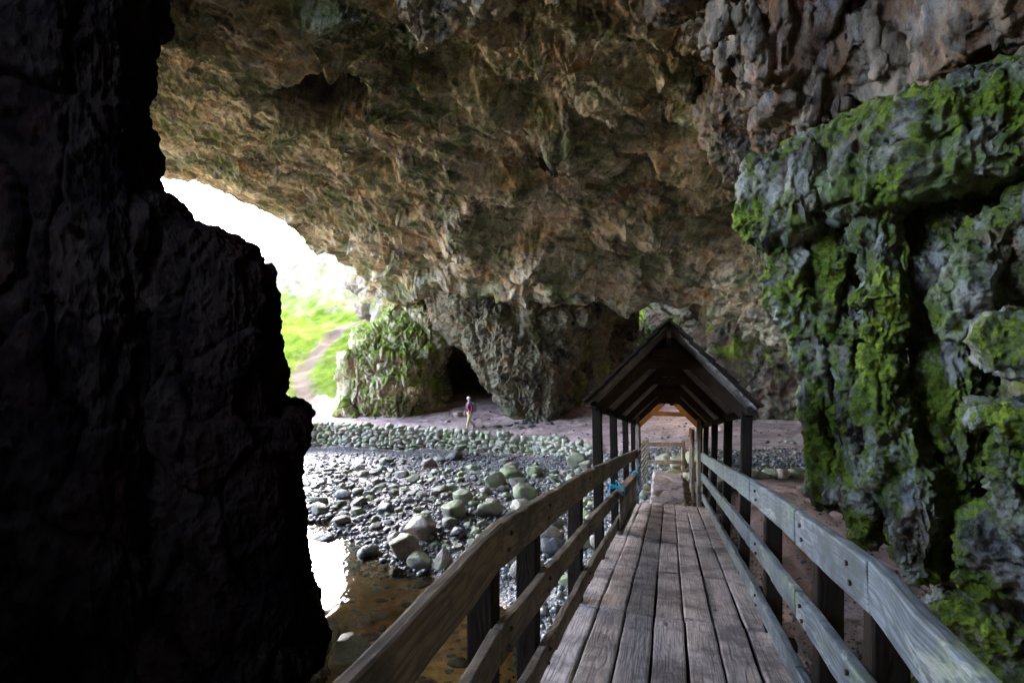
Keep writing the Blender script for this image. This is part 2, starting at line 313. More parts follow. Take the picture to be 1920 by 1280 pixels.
# ============================================================ ground
WZ = -5.6
TP = [  # (px, py, z) ground points seen in the photo, and (x, y, z) ones around it
 # path behind the stone wall
 P(600, 790, 31), P(720, 793, 30.5), P(880, 805, 29), P(1000, 815, 27), P(1100, 818, 25), P(760, 778, 33.5), P(860, 745, 37), P(900, 735, 38.5), P(820, 752, 37), P(700, 785, 32), P(960, 790, 30.5), P(1050, 790, 30),
 P(1120, 790, 29), P(1200, 790, 30), P(1300, 792, 26.5), P(1400, 790, 26.5), P(1500, 790, 26.5), P(1180, 735, 38), P(1120, 745, 36), P(1250, 740, 38),
 P(1460, 835, 19), P(1380, 835, 19), P(1250, 835, 18.5), P(1150, 850, 19), P(1460, 880, 14.5), P(1350, 885, 14), P(1250, 875, 15), P(1500, 905, 13.3), P(1420, 905, 13.),
 P(1500, 1000, 9.7), P(1520, 1100, 7.6), P(1600, 1150, 6.9), P(1450, 1200, 6.3), P(1600, 1280, 5.6), P(1800, 1180, 6.6), P(1900, 1100, 7.8), P(1300, 930, 12), P(1225, 930, 12), P(1400, 1000, 9.9), P(2200, 1250, 5.6), P(1700, 900, 14),
 (3.5, 3, -3.5), (3.5, 0, -3.4), (2.6, -3, -3.3), (5, 2, -3.4), (2.4, 4.6, -3.75), (2.3, 3, -3.9), (2.2, 6.5, -3.75),
 # river bank, foot of the wall
 P(600, 842, 27.5), P(750, 846, 27), P(900, 852, 26), P(1000, 856, 25), P(1100, 862, 22), P(1090, 885, 20),
 P(650, 880, 23.1), P(800, 885, 22.5), P(950, 890, 21.5), P(1050, 900, 19.5), P(620, 930, 19.2), P(800, 930, 18.4), P(950, 930, 18), P(1080, 930, 16.8),
 P(640, 975, 16.5), P(720, 990, 15.4), P(850, 985, 15.2), P(1000, 985, 14.8), P(1100, 985, 14), P(860, 1045, 13.3), P(1000, 1045, 12.9), P(1100, 1045, 12), P(1100, 1110, 10.5),
 # bed under the water
 (-6, 17, -5.95), (-5, 14, -5.9), (-3, 12, -5.9), (-1.5, 11, -5.95), (0, 10, -5.85), (-3, 9, -6.), (-1, 8, -6.), (.8, 8, -5.75), (-2, 5, -5.95), (0, 5, -5.9), (.8, 5, -5.7), (0, 2, -5.7), (-3, 0, -5.7), (1.5, 9.5, -5.3), (1.2, 6.5, -5.45), (1.0, 2, -5.2), (0, -3, -5.2), (-6, -3, -5.5), (-9, 5, -5.6), (-10, 12, -5.7), (-13, 14, -5.1), (-16, 20, -5.1), (-22, 24, -5.1), (-9, 22, -5.5), (-14, 28, -5.3), (-20, 32, -5.1),
 (-40, 25, -5.2), (-60, 40, -6), (-60, 90, -6), (-45, 60, -5.5), (-34, 40, -5.2),
 # the hill outside
 P(545, 782, 35.5), P(600, 775, 35), P(545, 730, 39.5), P(600, 735, 39), P(545, 690, 43), P(600, 690, 42.5), P(540, 640, 47.5), P(620, 640, 47), P(650, 660, 44), P(640, 700, 41), P(530, 590, 52), P(600, 585, 52.5), P(660, 590, 51), P(720, 600, 50), P(540, 550, 56), P(620, 545, 56), P(700, 540, 56), P(540, 508, 59), P(620, 495, 60), P(700, 485, 60), P(545, 474, 64), P(620, 440, 66), P(700, 430, 66), P(490, 500, 64), P(440, 530, 63), P(400, 585, 60), P(360, 610, 60), (-24, 82, 13), (-10, 82, 17), (-34, 75, 4),
 (-45, 110, 6), (-15, 115, 13), (20, 115, 16), (60, 110, 16), (60, 60, 8), (60, 20, 2), (40, 0, -3), (0, 60, 6), (10, 50, -2), (25, 45, -3), (-90, 110, -6), (-90, 30, -6), (-90, -10, -6), (-30, -6, -6), (15, -6, -3),
]
_tp = np.array([tuple(t) for t in TP], float)
def _tps(xy, z, lam=.02):
    n = len(xy); d = np.linalg.norm(xy[:, None]-xy[None], axis=2); K = d*1.0
    A = np.zeros((n+3, n+3)); A[:n, :n] = -K + lam*np.eye(n)*-1; A[:n, n:] = np.c_[np.ones(n), xy]; A[n:, :n] = A[:n, n:].T
    b = np.r_[z, 0, 0, 0]; return np.linalg.solve(A, b)
_w = _tps(_tp[:, :2], _tp[:, 2], .15)
def ground(x, y, detail=True):
    x = np.atleast_1d(np.asarray(x, float)); y = np.atleast_1d(np.asarray(y, float)); out = np.empty(len(x))
    for a in range(0, len(x), 20000):
        q = np.c_[x[a:a+20000], y[a:a+20000]]; d = np.sqrt(((q[:, None]-_tp[None, :, :2])**2).sum(2)+.04)
        out[a:a+20000] = -d@_w[:-3] + _w[-3] + q@_w[-2:]
    low = (y > 16.5)*sstep(-14, -9, x); out = out + low*np.maximum(0, WZ+.07-out)
    if detail:
        q = np.c_[x, y, np.zeros(len(x))]
        far = sstep(34, 50, y)
        out = out + fbm(q*.5, 3)*.07 + fbm(q*2.1+4, 4)*.035 + far*(fbm(q*.09, 4)*.9+ridged(q*.25+3, 4)*.28+fbm(q*.8, 4)*.16)
    return out
def gz(x, y): return float(ground([x], [y])[0])
# ============================================================ ground mesh
def seg_dist(x, y, pts):
    d = np.full(len(x), 1e9)
    for (ax, ay), (bx, by) in zip(pts[:-1], pts[1:]):
        L = (bx-ax)**2+(by-ay)**2; t = np.clip(((x-ax)*(bx-ax)+(y-ay)*(by-ay))/L, 0, 1)
        d = np.minimum(d, np.hypot(x-ax-t*(bx-ax), y-ay-t*(by-ay)))
    return d
def gp(px, py):       # where the sight line through a photographed ground pixel meets the ground
    y = np.geomspace(2, 130, 900); x = (px-960)/F*y; z = (640-py)/F*y; g = ground(x, y, False); k = np.argmax(z < g)
    return (float(x[k]), float(y[k]), float(g[k])) if z[k] < g[k] else (float(x[-1]), float(y[-1]), float(g[-1]))
WALL = [gp(560, 838)[:2], gp(640, 838)[:2], gp(800, 842)[:2], gp(950, 849)[:2], gp(1050, 852)[:2], gp(1112, 853)[:2]]
TRAIL = [gp(620, 790)[:2], gp(560, 700)[:2], gp(600, 660)[:2], gp(640, 622)[:2], gp(690, 600)[:2], gp(700, 575)[:2]]
def build_ground():
    ys = np.concatenate([np.linspace(-8, 3, 40, endpoint=False), np.geomspace(3, 42, int(560*Q), endpoint=False), np.geomspace(42, 128, int(250*Q))])
    ta = np.linspace(-1, 1, int(620*Q))
    Y = np.repeat(ys, len(ta)); half = 12+np.abs(ys-4)*1.25
    Xc = np.repeat(ys*0.06, len(ta)); X = Xc+np.tile(ta*np.abs(ta)**.25, len(ys))*np.repeat(half, len(ta))
    Z = ground(X, Y)
    q = np.c_[X, Y, np.zeros(len(X))]; nz = fbm(q*.55, 4); nf = fbm(q*2.5+7, 3)
    wy = np.interp(X, [p[0] for p in WALL], [p[1] for p in WALL], left=WALL[0][1]+1, right=0); xe, ye = WALL[-1]; wy = np.where(X > xe, ye-(X-xe)*2.6, wy)
    U = X*CS-Y*SN; S = X*SN+Y*CS
    bank = sstep(.1, -.4, Y-wy)*sstep(2.2, 1.2, U+nz*.4)           # the pebble bank and stream side
    far = sstep(-.3, .4, Z*0+(19-Y)/2+nz)*0
    gravR = sstep(1.2, .4, np.abs(S-16.6+nz)/1.9)*sstep(-1.5, -.5, U)*(S > 12)*.9
    gravel = np.clip(bank*(Z > WZ-.25)+gravR, 0, 1)*(Y < 29)
    bed = sstep(WZ+.05, WZ-.12, Z+nf*.04)*(Y < 30)
    red = sstep(1.0, 1.6, U+nz*.3)*sstep(15.5, 14, S)
    grass = sstep(34.5, 37.5, Y+nz*1.0+(X+8)*.35)*sstep(-2.5, -7, X-(Y-34)*.45)
    grass = np.clip(grass*sstep(-10.5, -11.8, X/Y*34)+0*grass, 0, 1)
    grass = np.maximum(grass, sstep(-5.2, -4.4, Z)*sstep(42, 47, Y))
    td = seg_dist(X, Y, TRAIL); trail = sstep(1.0, .35, td+nf*.4)*(Y > 33.5)
    pale = sstep(51, 59, Y+nz*4+(X+20)*.2)
    pale = np.maximum(pale, sstep(-11.5, -13, X)*(Y < 31))
    Z = Z - (trail*.12)
    Z = Z + (grass > .5)*np.abs(fbm(q*3.1, 3))*.12
    dirt = (1-gravel)*(1-grass)*(Y < 42); Z = Z + dirt*fbm(q*4.5, 3)*.02
    rg = ridged(q*3.4+2, 3); Z = Z + gravel*np.clip(rg, 0, 9)*.02
    me = mesh_np('ground', np.c_[X, Y, Z], grid_faces(len(ys), len(ta)), True, dict(gravel=gravel, bed=bed, red=red, grass=grass, trail=trail, pale=pale))
    tag(link('ground', me, M['ground']), kind='structure')
    # stream water: an outline a little beyond the shoreline
    xs = np.linspace(-40, 3, 150); yy = np.linspace(-8, 30, 150); gx, gy = np.meshgrid(xs, yy)
    v = np.c_[gx.ravel(), gy.ravel(), np.full(gx.size, WZ)]; f = grid_faces(150, 150)
    g = ground(v[:, 0], v[:, 1]); keep = (g[f] < WZ+.25).any(1); f = f[keep]
    me = mesh_np('stream_water', v, f, True); bm = bmesh.new(); bm.from_mesh(me); bmesh.ops.delete(bm, geom=[w for w in bm.verts if not w.link_faces], context='VERTS'); bm.to_mesh(me); bm.free()
    tag(link('stream_water', me, M['water']), kind='structure')
build_ground()
# ============================================================ rock displacement
def strata(p, freq, axis=(0, 0, 1), warp=.6, sharp=.75):
    a = np.array(axis, float); a /= np.linalg.norm(a)
    c = (p@a)*freq + fbm(p*.25, 3)*warp; k = c-np.floor(c)
    return np.where(k < sharp, k/sharp, (1-k)/(1-sharp)) - .5
def displace(v, n, spec):
    d = np.zeros(len(v)); vv = np.zeros_like(v)
    for s in spec:
        k, amp, sc = s[0], s[1], np.array(s[2], float)*np.ones(3); p = v*sc + (s[3] if len(s) > 3 else 0)
        if k == 'fbm': d += amp*fbm(p, 5)
        elif k == 'ridge': d += amp*ridged(p, 5)
        elif k == 'iridge': d -= amp*ridged(p, 4)
        elif k == 'cell':
            F1, F2, ID = worley(p+fbm(p*.8, 2)[:, None]*.25); d += amp*(ID-.5)*1.5 + amp*.4*np.minimum((F2-F1)*7, 1.)
        elif k == 'strata': d += amp*strata(v, s[2], s[4] if len(s) > 4 else (0, 0, 1))
        elif k == 'warp': vv += amp*np.stack([fbm(p+a, 3) for a in (0, 31.7, 77.1)], 1)
    return v + n*d[:, None] + vv
def rockify(v, f, spec, flip=False, passes=1):
    n = tmp_normals(v, f); n = -n if flip else n
    return displace(v, n, spec)
def loft(name, levels, nz, nr, spec, mat, power=2.6, kind='structure', shear=0.):
    nz, nr = int(nz*Q), int(nr*Q)
    """levels: (z, xl, xr, y0, y1) from the bottom up; rings are rounded rectangles (superellipses)."""
    L = np.array(levels, float); zs = np.linspace(L[0, 0], L[-1, 0], nz)
    C = np.stack([np.interp(zs, L[:, 0], L[:, k]) for k in range(1, 5)], 1)
    a = np.linspace(0, 2*np.pi, nr, endpoint=False); ca, sa = np.cos(a), np.sin(a)
    ex = np.sign(ca)*np.abs(ca)**(2/power); ey = np.sign(sa)*np.abs(sa)**(2/power)
    X = (C[:, 0:1]+C[:, 1:2])/2 + (C[:, 1:2]-C[:, 0:1])/2*ex; Y = (C[:, 2:3]+C[:, 3:4])/2+(C[:, 3:4]-C[:, 2:3])/2*ey
    X = X + shear*(Y-C[:, 2:3]); Z = np.repeat(zs[:, None], nr, 1)
    v = np.stack([X, Y, Z], -1); c0 = v[-1].mean(0); k = np.linspace(.85, 0, 12)
    cap = c0+(v[-1][None]-c0)*k[:, None, None]; cap[:, :, 2] += .0
    v = np.concatenate([v, cap], 0); nr_ = v.shape[0]; v = v.reshape(-1, 3)
    f = grid_faces(nr_, nr, True)
    v = rockify(v, f, spec)
    o = link(name, mesh_np(name, v, f), mat); tag(o, kind=kind); return o

# --- rounded, broken rock chunks joined into one mass
def chunk_bm(bm, c, r, rot=(0, 0, 0), cuts=9, seed=0, sharp=.82):
    rg = np.random.default_rng(seed); t = bmesh.new(); bmesh.ops.create_icosphere(t, subdivisions=3, radius=1.)
    P_ = np.array([v.co[:] for v in t.verts]); P_ = np.sign(P_)*np.abs(P_)**.5
    for _ in range(cuts):
        n = rg.normal(size=3); n /= np.linalg.norm(n); h = rg.uniform(sharp-.20, sharp+.2); d = P_@n; P_ -= np.maximum(d-h, 0)[:, None]*n
    m = Euler(rot).to_matrix(); mm = np.array(m)
    W = (P_*np.array(r))@mm.T+np.array(c)
    for v, w in zip(t.verts, W): v.co = w
    me = bpy.data.meshes.new('t'); t.to_mesh(me); t.free(); bm.from_mesh(me); bpy.data.meshes.remove(me)
def union(name, chunks, voxel, spec, mat, smooth=4, kind='structure', spec2=None, extra=None):
    bm = bmesh.new()
    for i, ch in enumerate(chunks):
        c, r = ch[0], ch[1]; rot = ch[2] if len(ch) > 2 else (0, 0, 0); chunk_bm(bm, c, r, rot, seed=i*7+len(name))
    if extra: extra(bm)
    me = bpy.data.meshes.new('u'); bm.to_mesh(me); bm.free(); o = bpy.data.objects.new('u', me); COL.objects.link(o)
    md = o.modifiers.new('r', 'REMESH'); md.mode = 'VOXEL'; md.voxel_size = voxel/Q; md.use_smooth_shade = True
    sm = o.modifiers.new('s', 'SMOOTH'); sm.iterations = smooth; sm.factor = .5
    dg = bpy.context.evaluated_depsgraph_get(); ev = o.evaluated_get(dg); m2 = bpy.data.meshes.new_from_object(ev)
    bpy.data.objects.remove(o)
    m2.name = name; v = vco(m2); n = vnormals(m2).astype(float); v = displace(v, n, spec); setco(m2, v)
    if spec2: v = displace(v, vnormals(m2).astype(float), spec2); setco(m2, v)
    m2.polygons.foreach_set('use_smooth', np.ones(len(m2.polygons), bool))
    o = link(name, m2, mat); print(name, len(m2.vertices)); return tag(o, kind=kind) if kind else o

# ============================================================ cave roof
def build_roof():
    cols = [ # px, lip py, lip depth, top-of-frame depth
     (150, 130, 16, 12.4), (245, 255, 24, 12.5), (320, 330, 28, 12.7), (430, 366, 30, 12.7), (520, 410, 32, 12.7), (620, 462, 34, 12.5), (700, 525, 35, 12.3),
     (760, 556, 35, 12), (830, 550, 33.5, 11.7), (900, 549, 32.5, 11.3), (1000, 551, 31.5, 11), (1110, 565, 30.5, 10.5), (1180, 560, 30, 10.2), (1250, 560, 30, 10), (1330, 572, 29, 9.6), (1420, 620, 26.5, 9.2), (1520, 640, 24, 8.8), (1700, 650, 20, 8.4), (2000, 660, 17, 8.), (2500, 660, 14, 7.5)]
    rows = []
    T = [0, .12, .25, .4, .55, .7, .85, 1.]
    ctrl = []
    for px, py, dl, dt in cols:
        lip = P(px, py, dl); top = P(px, 0, dt)
        dirn = np.array([lip[0], lip[1], 0]); dirn /= np.linalg.norm(dirn)
        right = px > 1100
        if 1150 < px < 1360: pre = [lip+np.array([0, 5, 6]), lip+np.array([0, 3.2, 5.2]), lip+np.array([0, 1.6, 3.2]), lip+np.array([0, .6, 1.])]
        elif right: pre = [lip+np.array([0, 2.5, 14]), lip+np.array([0, 2, 9]), lip+np.array([0, 1.4, 3.2]), lip+np.array([0, .5, .8])]
        else: pre = [lip+dirn*9+np.array([0, 0, 13]), lip+dirn*5+np.array([0, 0, 8]), lip+dirn*2.2+np.array([0, 0, 3.]), lip+dirn*.7+np.array([0, 0, .7])]
        main = []
        for t in T:
            q = lip*(1-t)+top*t; bump = math.sin(math.pi*t)
            q = q+np.array([0, 0, bump*(1.2 if px < 700 else 1.2+(px-700)/600*.9 if px < 1300 else 1.6)]); main.append(q)
        back = [np.array([top[0]*.72, 7., 9.2 if px < 1300 else 7.2]), np.array([top[0]*.6, 1., 9.8 if px < 1300 else 7.]), np.array([top[0]*.6, -7., 8.8]), np.array([top[0]*.6, -12., 3.])]
        ctrl.append(pre+main+back)
    C = np.array(ctrl)                                # cols x rows x 3
    pxs = np.array([c[0] for c in cols], float); want = np.concatenate([np.linspace(150, 250, int(50*Q), endpoint=False), np.linspace(250, 1560, int(820*Q), endpoint=False), np.linspace(1560, 2500, int(60*Q))])
    tc = np.interp(want, pxs, np.arange(len(pxs)))
    rt = np.concatenate([np.linspace(0, 3.2, int(40*Q), endpoint=False), np.linspace(3.2, 11, int(820*Q), endpoint=False), np.linspace(11, 12, int(200*Q), endpoint=False), np.linspace(12, C.shape[1]-1, int(40*Q))])
    # equal steps in the picture need denser rows towards the lip
    seg = (rt > 4) & (rt <= 11); u = (rt[seg]-4)/7; rt[seg] = 4+7*(1-1/(1+1.6*u))*2.6/1.6
    rt = np.sort(rt)
    D = catmull(C, None, 0, tc); D = catmull(D, None, 1, rt)
    nr, nc = D.shape[:2]; v = D.reshape(-1, 3); f = grid_faces(nr, nc)
    f = f[:, ::-1]
    n = tmp_normals(v, f)
    mid = v[(np.arange(nr*nc)//nc > 200)]; 
    if n[(nr//2)*nc+nc//2][2] > 0: f = f[:, ::-1]; n = -n
    px = 960+F*v[:, 0]/np.maximum(v[:, 1], .5); py = 640-F*v[:, 2]/np.maximum(v[:, 1], .5)
    rowt = np.tile(rt, nr); front = (v[:, 1] > 5)
    # big forms: near slab over a deep recess, hanging shelves, wall fading into the vault
    q = np.c_[v[:, 0], v[:, 1], v[:, 2]]; big = fbm(q*.12, 3); wob = fbm(q*.35, 4)
    wpx = px+wob*38; wpy = py+big*20+wob*16
    edge = np.interp(wpx, [250, 330, 430, 520, 600, 700, 800, 900, 1000, 1100], [35, 40, 66, 88, 74, 58, 18, 0, -30, -60])
    slab = sstep(0, 5, edge-wpy)*front*(px < 1150)
    d = slab*.9
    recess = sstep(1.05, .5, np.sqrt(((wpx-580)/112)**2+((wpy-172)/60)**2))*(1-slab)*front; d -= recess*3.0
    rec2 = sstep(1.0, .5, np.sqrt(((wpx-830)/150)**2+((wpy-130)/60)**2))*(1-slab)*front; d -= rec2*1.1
    for (cx, cy, rx, ry, am) in [(700, 300, 60, 35, -.8), (1080, 250, 120, 45, .9), (1150, 130, 110, 60, .8), (960, 330, 150, 40, .7), (1000, 200, 70, 60, -.9), (1290, 290, 90, 50, .8), (1220, 420, 110, 60, 1.), (1010, 480, 110, 40, .9), (1380, 440, 70, 100, -1.2), (870, 430, 40, 90, .7), (560, 330, 30, 18, -.5), (1300, 170, 80, 60, .7), (900, 120, 60, 45, .6)]:
        d += am*sstep(1.15, .2, np.sqrt(((wpx-cx)/rx)**2+((wpy-cy)/ry)**2))*front
    # shelf line where vault meets the pillar
    d += .9*sstep(30, 8, np.abs(wpy-532))*(px > 780)*(px < 1120)*front
    # rock grain: near the mouth it sweeps down along the lip, further in it hangs in folds
    left = sstep(1000, 760, px)
    lipdir = np.array([.62, .55, -.32]); lipdir /= np.linalg.norm(lipdir)
    def along(p, k, ax): return p + ((k-1)*(p@ax))[:, None]*ax
    kk = np.interp(q[:, 1], [15, 27], [.85, .25]); pa = along(q-np.array([0, 26, 6.]), kk, lipdir)
    am = .35+1.25*sstep(-.35, .45, fbm(q*.22+31, 3))
    g1 = ridged(pa*.5, 4)*.26 + ridged(pa*2.6+5, 4)*.085*am + ridged(pa*7.+5, 3)*.035*am
    F1, F2, ID = worley(along(q, .6, lipdir)*.5+wob[:, None]*.5); g1 = g1 + (ID-.5)*.22 + np.minimum((F2-F1)*3, .10)
    hang = along(q, .5, np.array([0, 0, 1.])); c1, c2, cid = worley(hang*.75+wob[:, None]*.4)
    g2 = -ridged(q*np.array([1., 1., .8])*.35, 6)*.28 + (cid-.5)*.30+np.minimum((c2-c1)*3, .12)+ ridged(q*np.array([1.2, 1.2, 2.4]), 5)*.10*am + ridged(q*6, 3)*.035*am
    st = strata(q, .42, (.1, .25, 1), 1.3, .8)*.5*sstep(600, 900, px)
    cross = np.array([-.55, .62, .56]); st2 = strata(q, .34, cross, 1.1, .8)*.55 + strata(q+7, 1.1, cross, .9, .75)*.16
    g1 = g1 + st2
    d = d + g1*left + (g2+st)*(1-left) + big*.6 + fbm(q*.3+9, 4)*.25
    near = sstep(2.2, 3.4, np.repeat(rt, nc) if False else np.tile(rt[:, None], (1, nc)).reshape(-1)[:len(v)]) if False else 1
    v2 = v + n*(d)[:, None]
    n2 = tmp_normals(v2, f); v2 = v2 + n2*(ridged(v2*1.7+3, 4)*.05+ridged(v2*5.+3, 3)*.022)[:, None]
    recess_shade = np.clip(recess*2.2, 0, 1)  # mask for the recess's shade, painted into the roof colour
    o = link('cave_roof', mesh_np('cave_roof', v2, f, True, dict(recess_shade=recess_shade)), M['roof']); tag(o, kind='structure'); print('roof', len(v))
    # unseen sheet added above the vault to block leaking sky light
    ic = np.where(want > 400)[0][::12]; ir = np.where(rt > 4.5)[0][::12]; G = D[np.ix_(ic, ir)]; N_ = n.reshape(nr, nc, 3)[np.ix_(ic, ir)]; G = G-N_*3.2
    tag(link('sky_leak_cover', mesh_np('sky_leak_cover', G.reshape(-1, 3), grid_faces(len(ic), len(ir))), M['roof']), kind='structure')
def _fix_order(): pass
build_roof()

# ============================================================ pillar, mound, back wall
def lv(rows, d, th, x0=0):    # rows (py, pxl, pxr[, depth]) -> loft levels, bottom first
    out = []
    for r in rows:
        dd = r[3] if len(r) > 3 else d; out.append(((640-r[0])/F*dd, (r[1]-960)/F*dd, (r[2]-960)/F*dd, dd, dd+(r[4] if len(r) > 4 else th)))
    return sorted(out)
loft('rock_pillar', lv([(800, 965, 1050, 30, 3), (782, 945, 1062, 30, 4), (765, 938, 1075, 30, 5), (735, 922, 1085, 30, 6), (700, 903, 1100, 30, 7), (660, 876, 1112, 30, 8), (625, 842, 1122, 30, 8), (590, 825, 1150, 30, 9), (550, 790, 1190, 30.5, 9), (500, 740, 1260, 31, 9)], 30, 6), 420, 760,
     [('fbm', .75, .22), ('ridge', .20, (.9, .9, .6), 3), ('cell', .30, (.5, .5, .35)), ('ridge', .10, 2.6), ('fbm', .04, 6)], M['back'])
loft('mossy_rock_mound', lv([(800, 612, 835, 33, 6), (780, 622, 815, 33, 6), (740, 620, 808, 33, 6.5), (700, 614, 805, 33, 6.5), (672, 615, 812, 33, 7), (660, 626, 826, 33.3, 7), (640, 640, 828, 33.8, 7), (622, 655, 830, 34.3, 7), (600, 690, 838, 35, 7), (580, 735, 850, 35.5, 7), (555, 755, 900, 35.8, 7), (520, 770, 960, 36, 6), (440, 790, 980, 36.5, 6)], 33, 6), 420, 700,
     [('fbm', .7, .3, 5), ('cell', .55, (.6, .6, .3)), ('cell', .22, (1.7, 1.7, .8)), ('ridge', .10, (2, 2, .9), 3), ('ridge', .07, 4.0), ('fbm', .05, 7)], M['mound'], power=3.2)
loft('mouth_side_cliff', lv([(790, 735, 880, 40, 8), (600, 695, 900, 42, 9), (570, 660, 920, 44, 10), (540, 668, 920, 44, 10), (520, 640, 930, 44, 10), (470, 640, 960, 44, 10), (380, 640, 1000, 44, 10)], 40, 6), 240, 500,
     [('fbm', .8, .25, 2), ('cell', .7, (.5, .5, .3)), ('ridge', .25, (1.2, 1.2, .5), 3), ('ridge', .10, 3.0)], M['cliff'], power=3)
def sweep(name, path, zs, spec, mat, nu, nv, flip=False, lean=None, kind='structure'):
    nu, nv = int(nu*Q), int(nv*Q)
    """a wall following a path on the ground: path points (x, y), rising through zs with offset lean(z) along the normal."""
    Pp = np.array(path, float); dd = np.r_[0, np.cumsum(np.linalg.norm(np.diff(Pp, axis=0), axis=1))]
    C = catmull(Pp, None, 0, np.interp(np.linspace(0, dd[-1], nu), dd, np.arange(len(Pp))))
    tg = np.gradient(C, axis=0); nn = np.stack([tg[:, 1], -tg[:, 0]], 1); nn /= np.linalg.norm(nn, axis=1)[:, None]
    z = np.linspace(zs[0], zs[-1], nv); le = np.array([lean(k) if lean else 0 for k in z])
    v = np.concatenate([C[None]+nn[None]*le[:, None, None], np.repeat(z[:, None, None], nu, 1)], 2).reshape(-1, 3)
    f = grid_faces(nv, nu); f = f[:, ::-1] if flip else f
    v = rockify(v, f, spec)
    return tag(link(name, mesh_np(name, v, f), mat), kind=kind)
BW = [('fbm', .9, .2), ('cell', .45, (.4, .4, .28)), ('ridge', .2, (1., 1., .6)), ('ridge', .12, 2.4), ('fbm', .05, 6)]
# hollow behind the pillar, tunnel arch and right-hand back wall
sweep('back_wall', [(-11, 38), (-8, 42.5), (-4, 43), (0, 42), (5, 41), (9.5, 40)], (-6, 9), BW, M['back'], 360, 220, lean=lambda z: max(0, (z+2))*.9)
sweep('tunnel_wall', [(3, 33), (6.2, 35), (7.5, 39.5), (10, 42.5), (13, 41), (13.4, 37), (12.3, 33.5), (10.5, 30.5), (10.6, 28.3), (12, 27.3), (14.5, 26.8), (17.5, 26), (20, 22), (19, 17), (14, 14)], (-6, 10.5), BW, M['tunnel'], 900, 260)
# ============================================================ left foreground rock (dark side)
def edge_pts(rows, d):
    return [(640-py)/F*d for px, py in rows], [(px-960)/F*d for px, py in rows]
def left_mass(name, rows, y0, y1, xl, spec, mat, nz, nr, shear):
    L = []
    for px, py, in rows:
        L.append(((640-py)/F*y0, xl, (px-960)/F*y0*1.0, y0-.6, y1))
    return loft(name, sorted(L), nz, nr, spec, mat, power=5, shear=shear)
LS = [('fbm', .25, .5, 3), ('cell', .20, (.9, .9, .55)), ('ridge', .09, (1.6, 1.6, .6)), ('ridge', .05, (3, 3, 1.6), 8), ('fbm', .02, 9)]
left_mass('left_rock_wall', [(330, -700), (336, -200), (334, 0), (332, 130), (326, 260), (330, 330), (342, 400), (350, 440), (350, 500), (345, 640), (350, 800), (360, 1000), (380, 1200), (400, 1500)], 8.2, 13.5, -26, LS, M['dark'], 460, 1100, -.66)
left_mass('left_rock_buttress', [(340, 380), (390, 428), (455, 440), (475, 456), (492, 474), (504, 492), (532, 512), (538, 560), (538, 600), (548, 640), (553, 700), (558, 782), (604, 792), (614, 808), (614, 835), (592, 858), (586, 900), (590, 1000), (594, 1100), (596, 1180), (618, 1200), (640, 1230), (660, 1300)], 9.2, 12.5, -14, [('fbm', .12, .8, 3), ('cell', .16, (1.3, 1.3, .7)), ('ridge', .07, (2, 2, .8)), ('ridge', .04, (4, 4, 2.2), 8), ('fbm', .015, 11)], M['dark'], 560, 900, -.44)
sweep('left_wall_return', [(-9.5, 9.), (-8.8, 7.5), (-8.2, 5.2)], (-6.5, 9.5), LS, M['dark'], 160, 260)  # unseen wall, full height to keep sky light off the dark face
sweep('left_bank_wall', [(-8.3, 5.4), (-8, 4.), (-7.7, 2)], (-6.5, 1.), LS, M['dark'], 160, 160)  # unseen wall, kept low so sky light reaches the right rock
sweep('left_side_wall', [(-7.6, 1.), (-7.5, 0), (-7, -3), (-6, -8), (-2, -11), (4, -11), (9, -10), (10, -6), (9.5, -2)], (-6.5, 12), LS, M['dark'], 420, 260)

# ============================================================ right mossy rock
def c(px, py, d, rx, ry, rz, a=0, b=0, g=0): return (tuple(P(px, py, d)), (rx, ry, rz), (a, b, g))
CORE = [
 c(1700, 480, 8.0, 1.0, .8, 1.0), c(1690, 700, 8.0, .95, .8, 1.3), c(1960, 500, 6.9, 1.3, 1.0, 2.4), c(1740, 900, 7.8, .7, .6, 1.), c(1990, 900, 6.8, 1.2, .9, 2.4), c(2200, 700, 5.6, 1.2, 1.4, 3.5), c(2200, 100, 6., 1.8, 1.8, 2.2),
 ((5.6, 3.0, -.5), (1.2, 2.0, 4.), (0, 0, 0)), ((5.9, .5, 0), (1.3, 2.2, 4.4), (0, 0, 0)), ((6.2, -3, 0), (1.5, 2.6, 4.4), (0, 0, 0)), ((7.6, 8.4, 1), (2., 2.3, 6), (0, 0, 0)), ((6.8, 9, 2.2), (1.6, 2., 2.6), (0, 0, 0)), ((9.8, 10, -1), (2., 3, 5.), (0, 0, 0)), ((11.8, 13.5, 0), (2.5, 3, 7.), (0, 0, 0)),
]
union('right_rock_core', CORE, .06, [('fbm', .3, .5), ('cell', .2, (.9, .9, .7)), ('ridge', .12, (1.8, 1.8, .9), 4), ('ridge', .05, 5.)], M['right'], smooth=2)
KA = (4.2-5.9)/(4.1-2.6)
def wall_xy(px, off=0.):
    m = (px-960)/F; x0, y0 = 2.6, 5.9+off; x = m*(y0-KA*x0)/(1-m*KA); return np.array([x, y0+KA*(x-x0)])
WV = []; WF = []; wn = 0
RS = [('fbm', .04, .9), ('cell', .07, (1.7, 1.7, 1.0)), ('ridge', .065, (2.6, 2.6, 1.0), 2), ('cell', .035, (5.2, 5.2, 3.6), 3), ('ridge', .035, (6.5, 6.5, 3.8), 5), ('ridge', .014, 16.), ('fbm', .006, 30)]
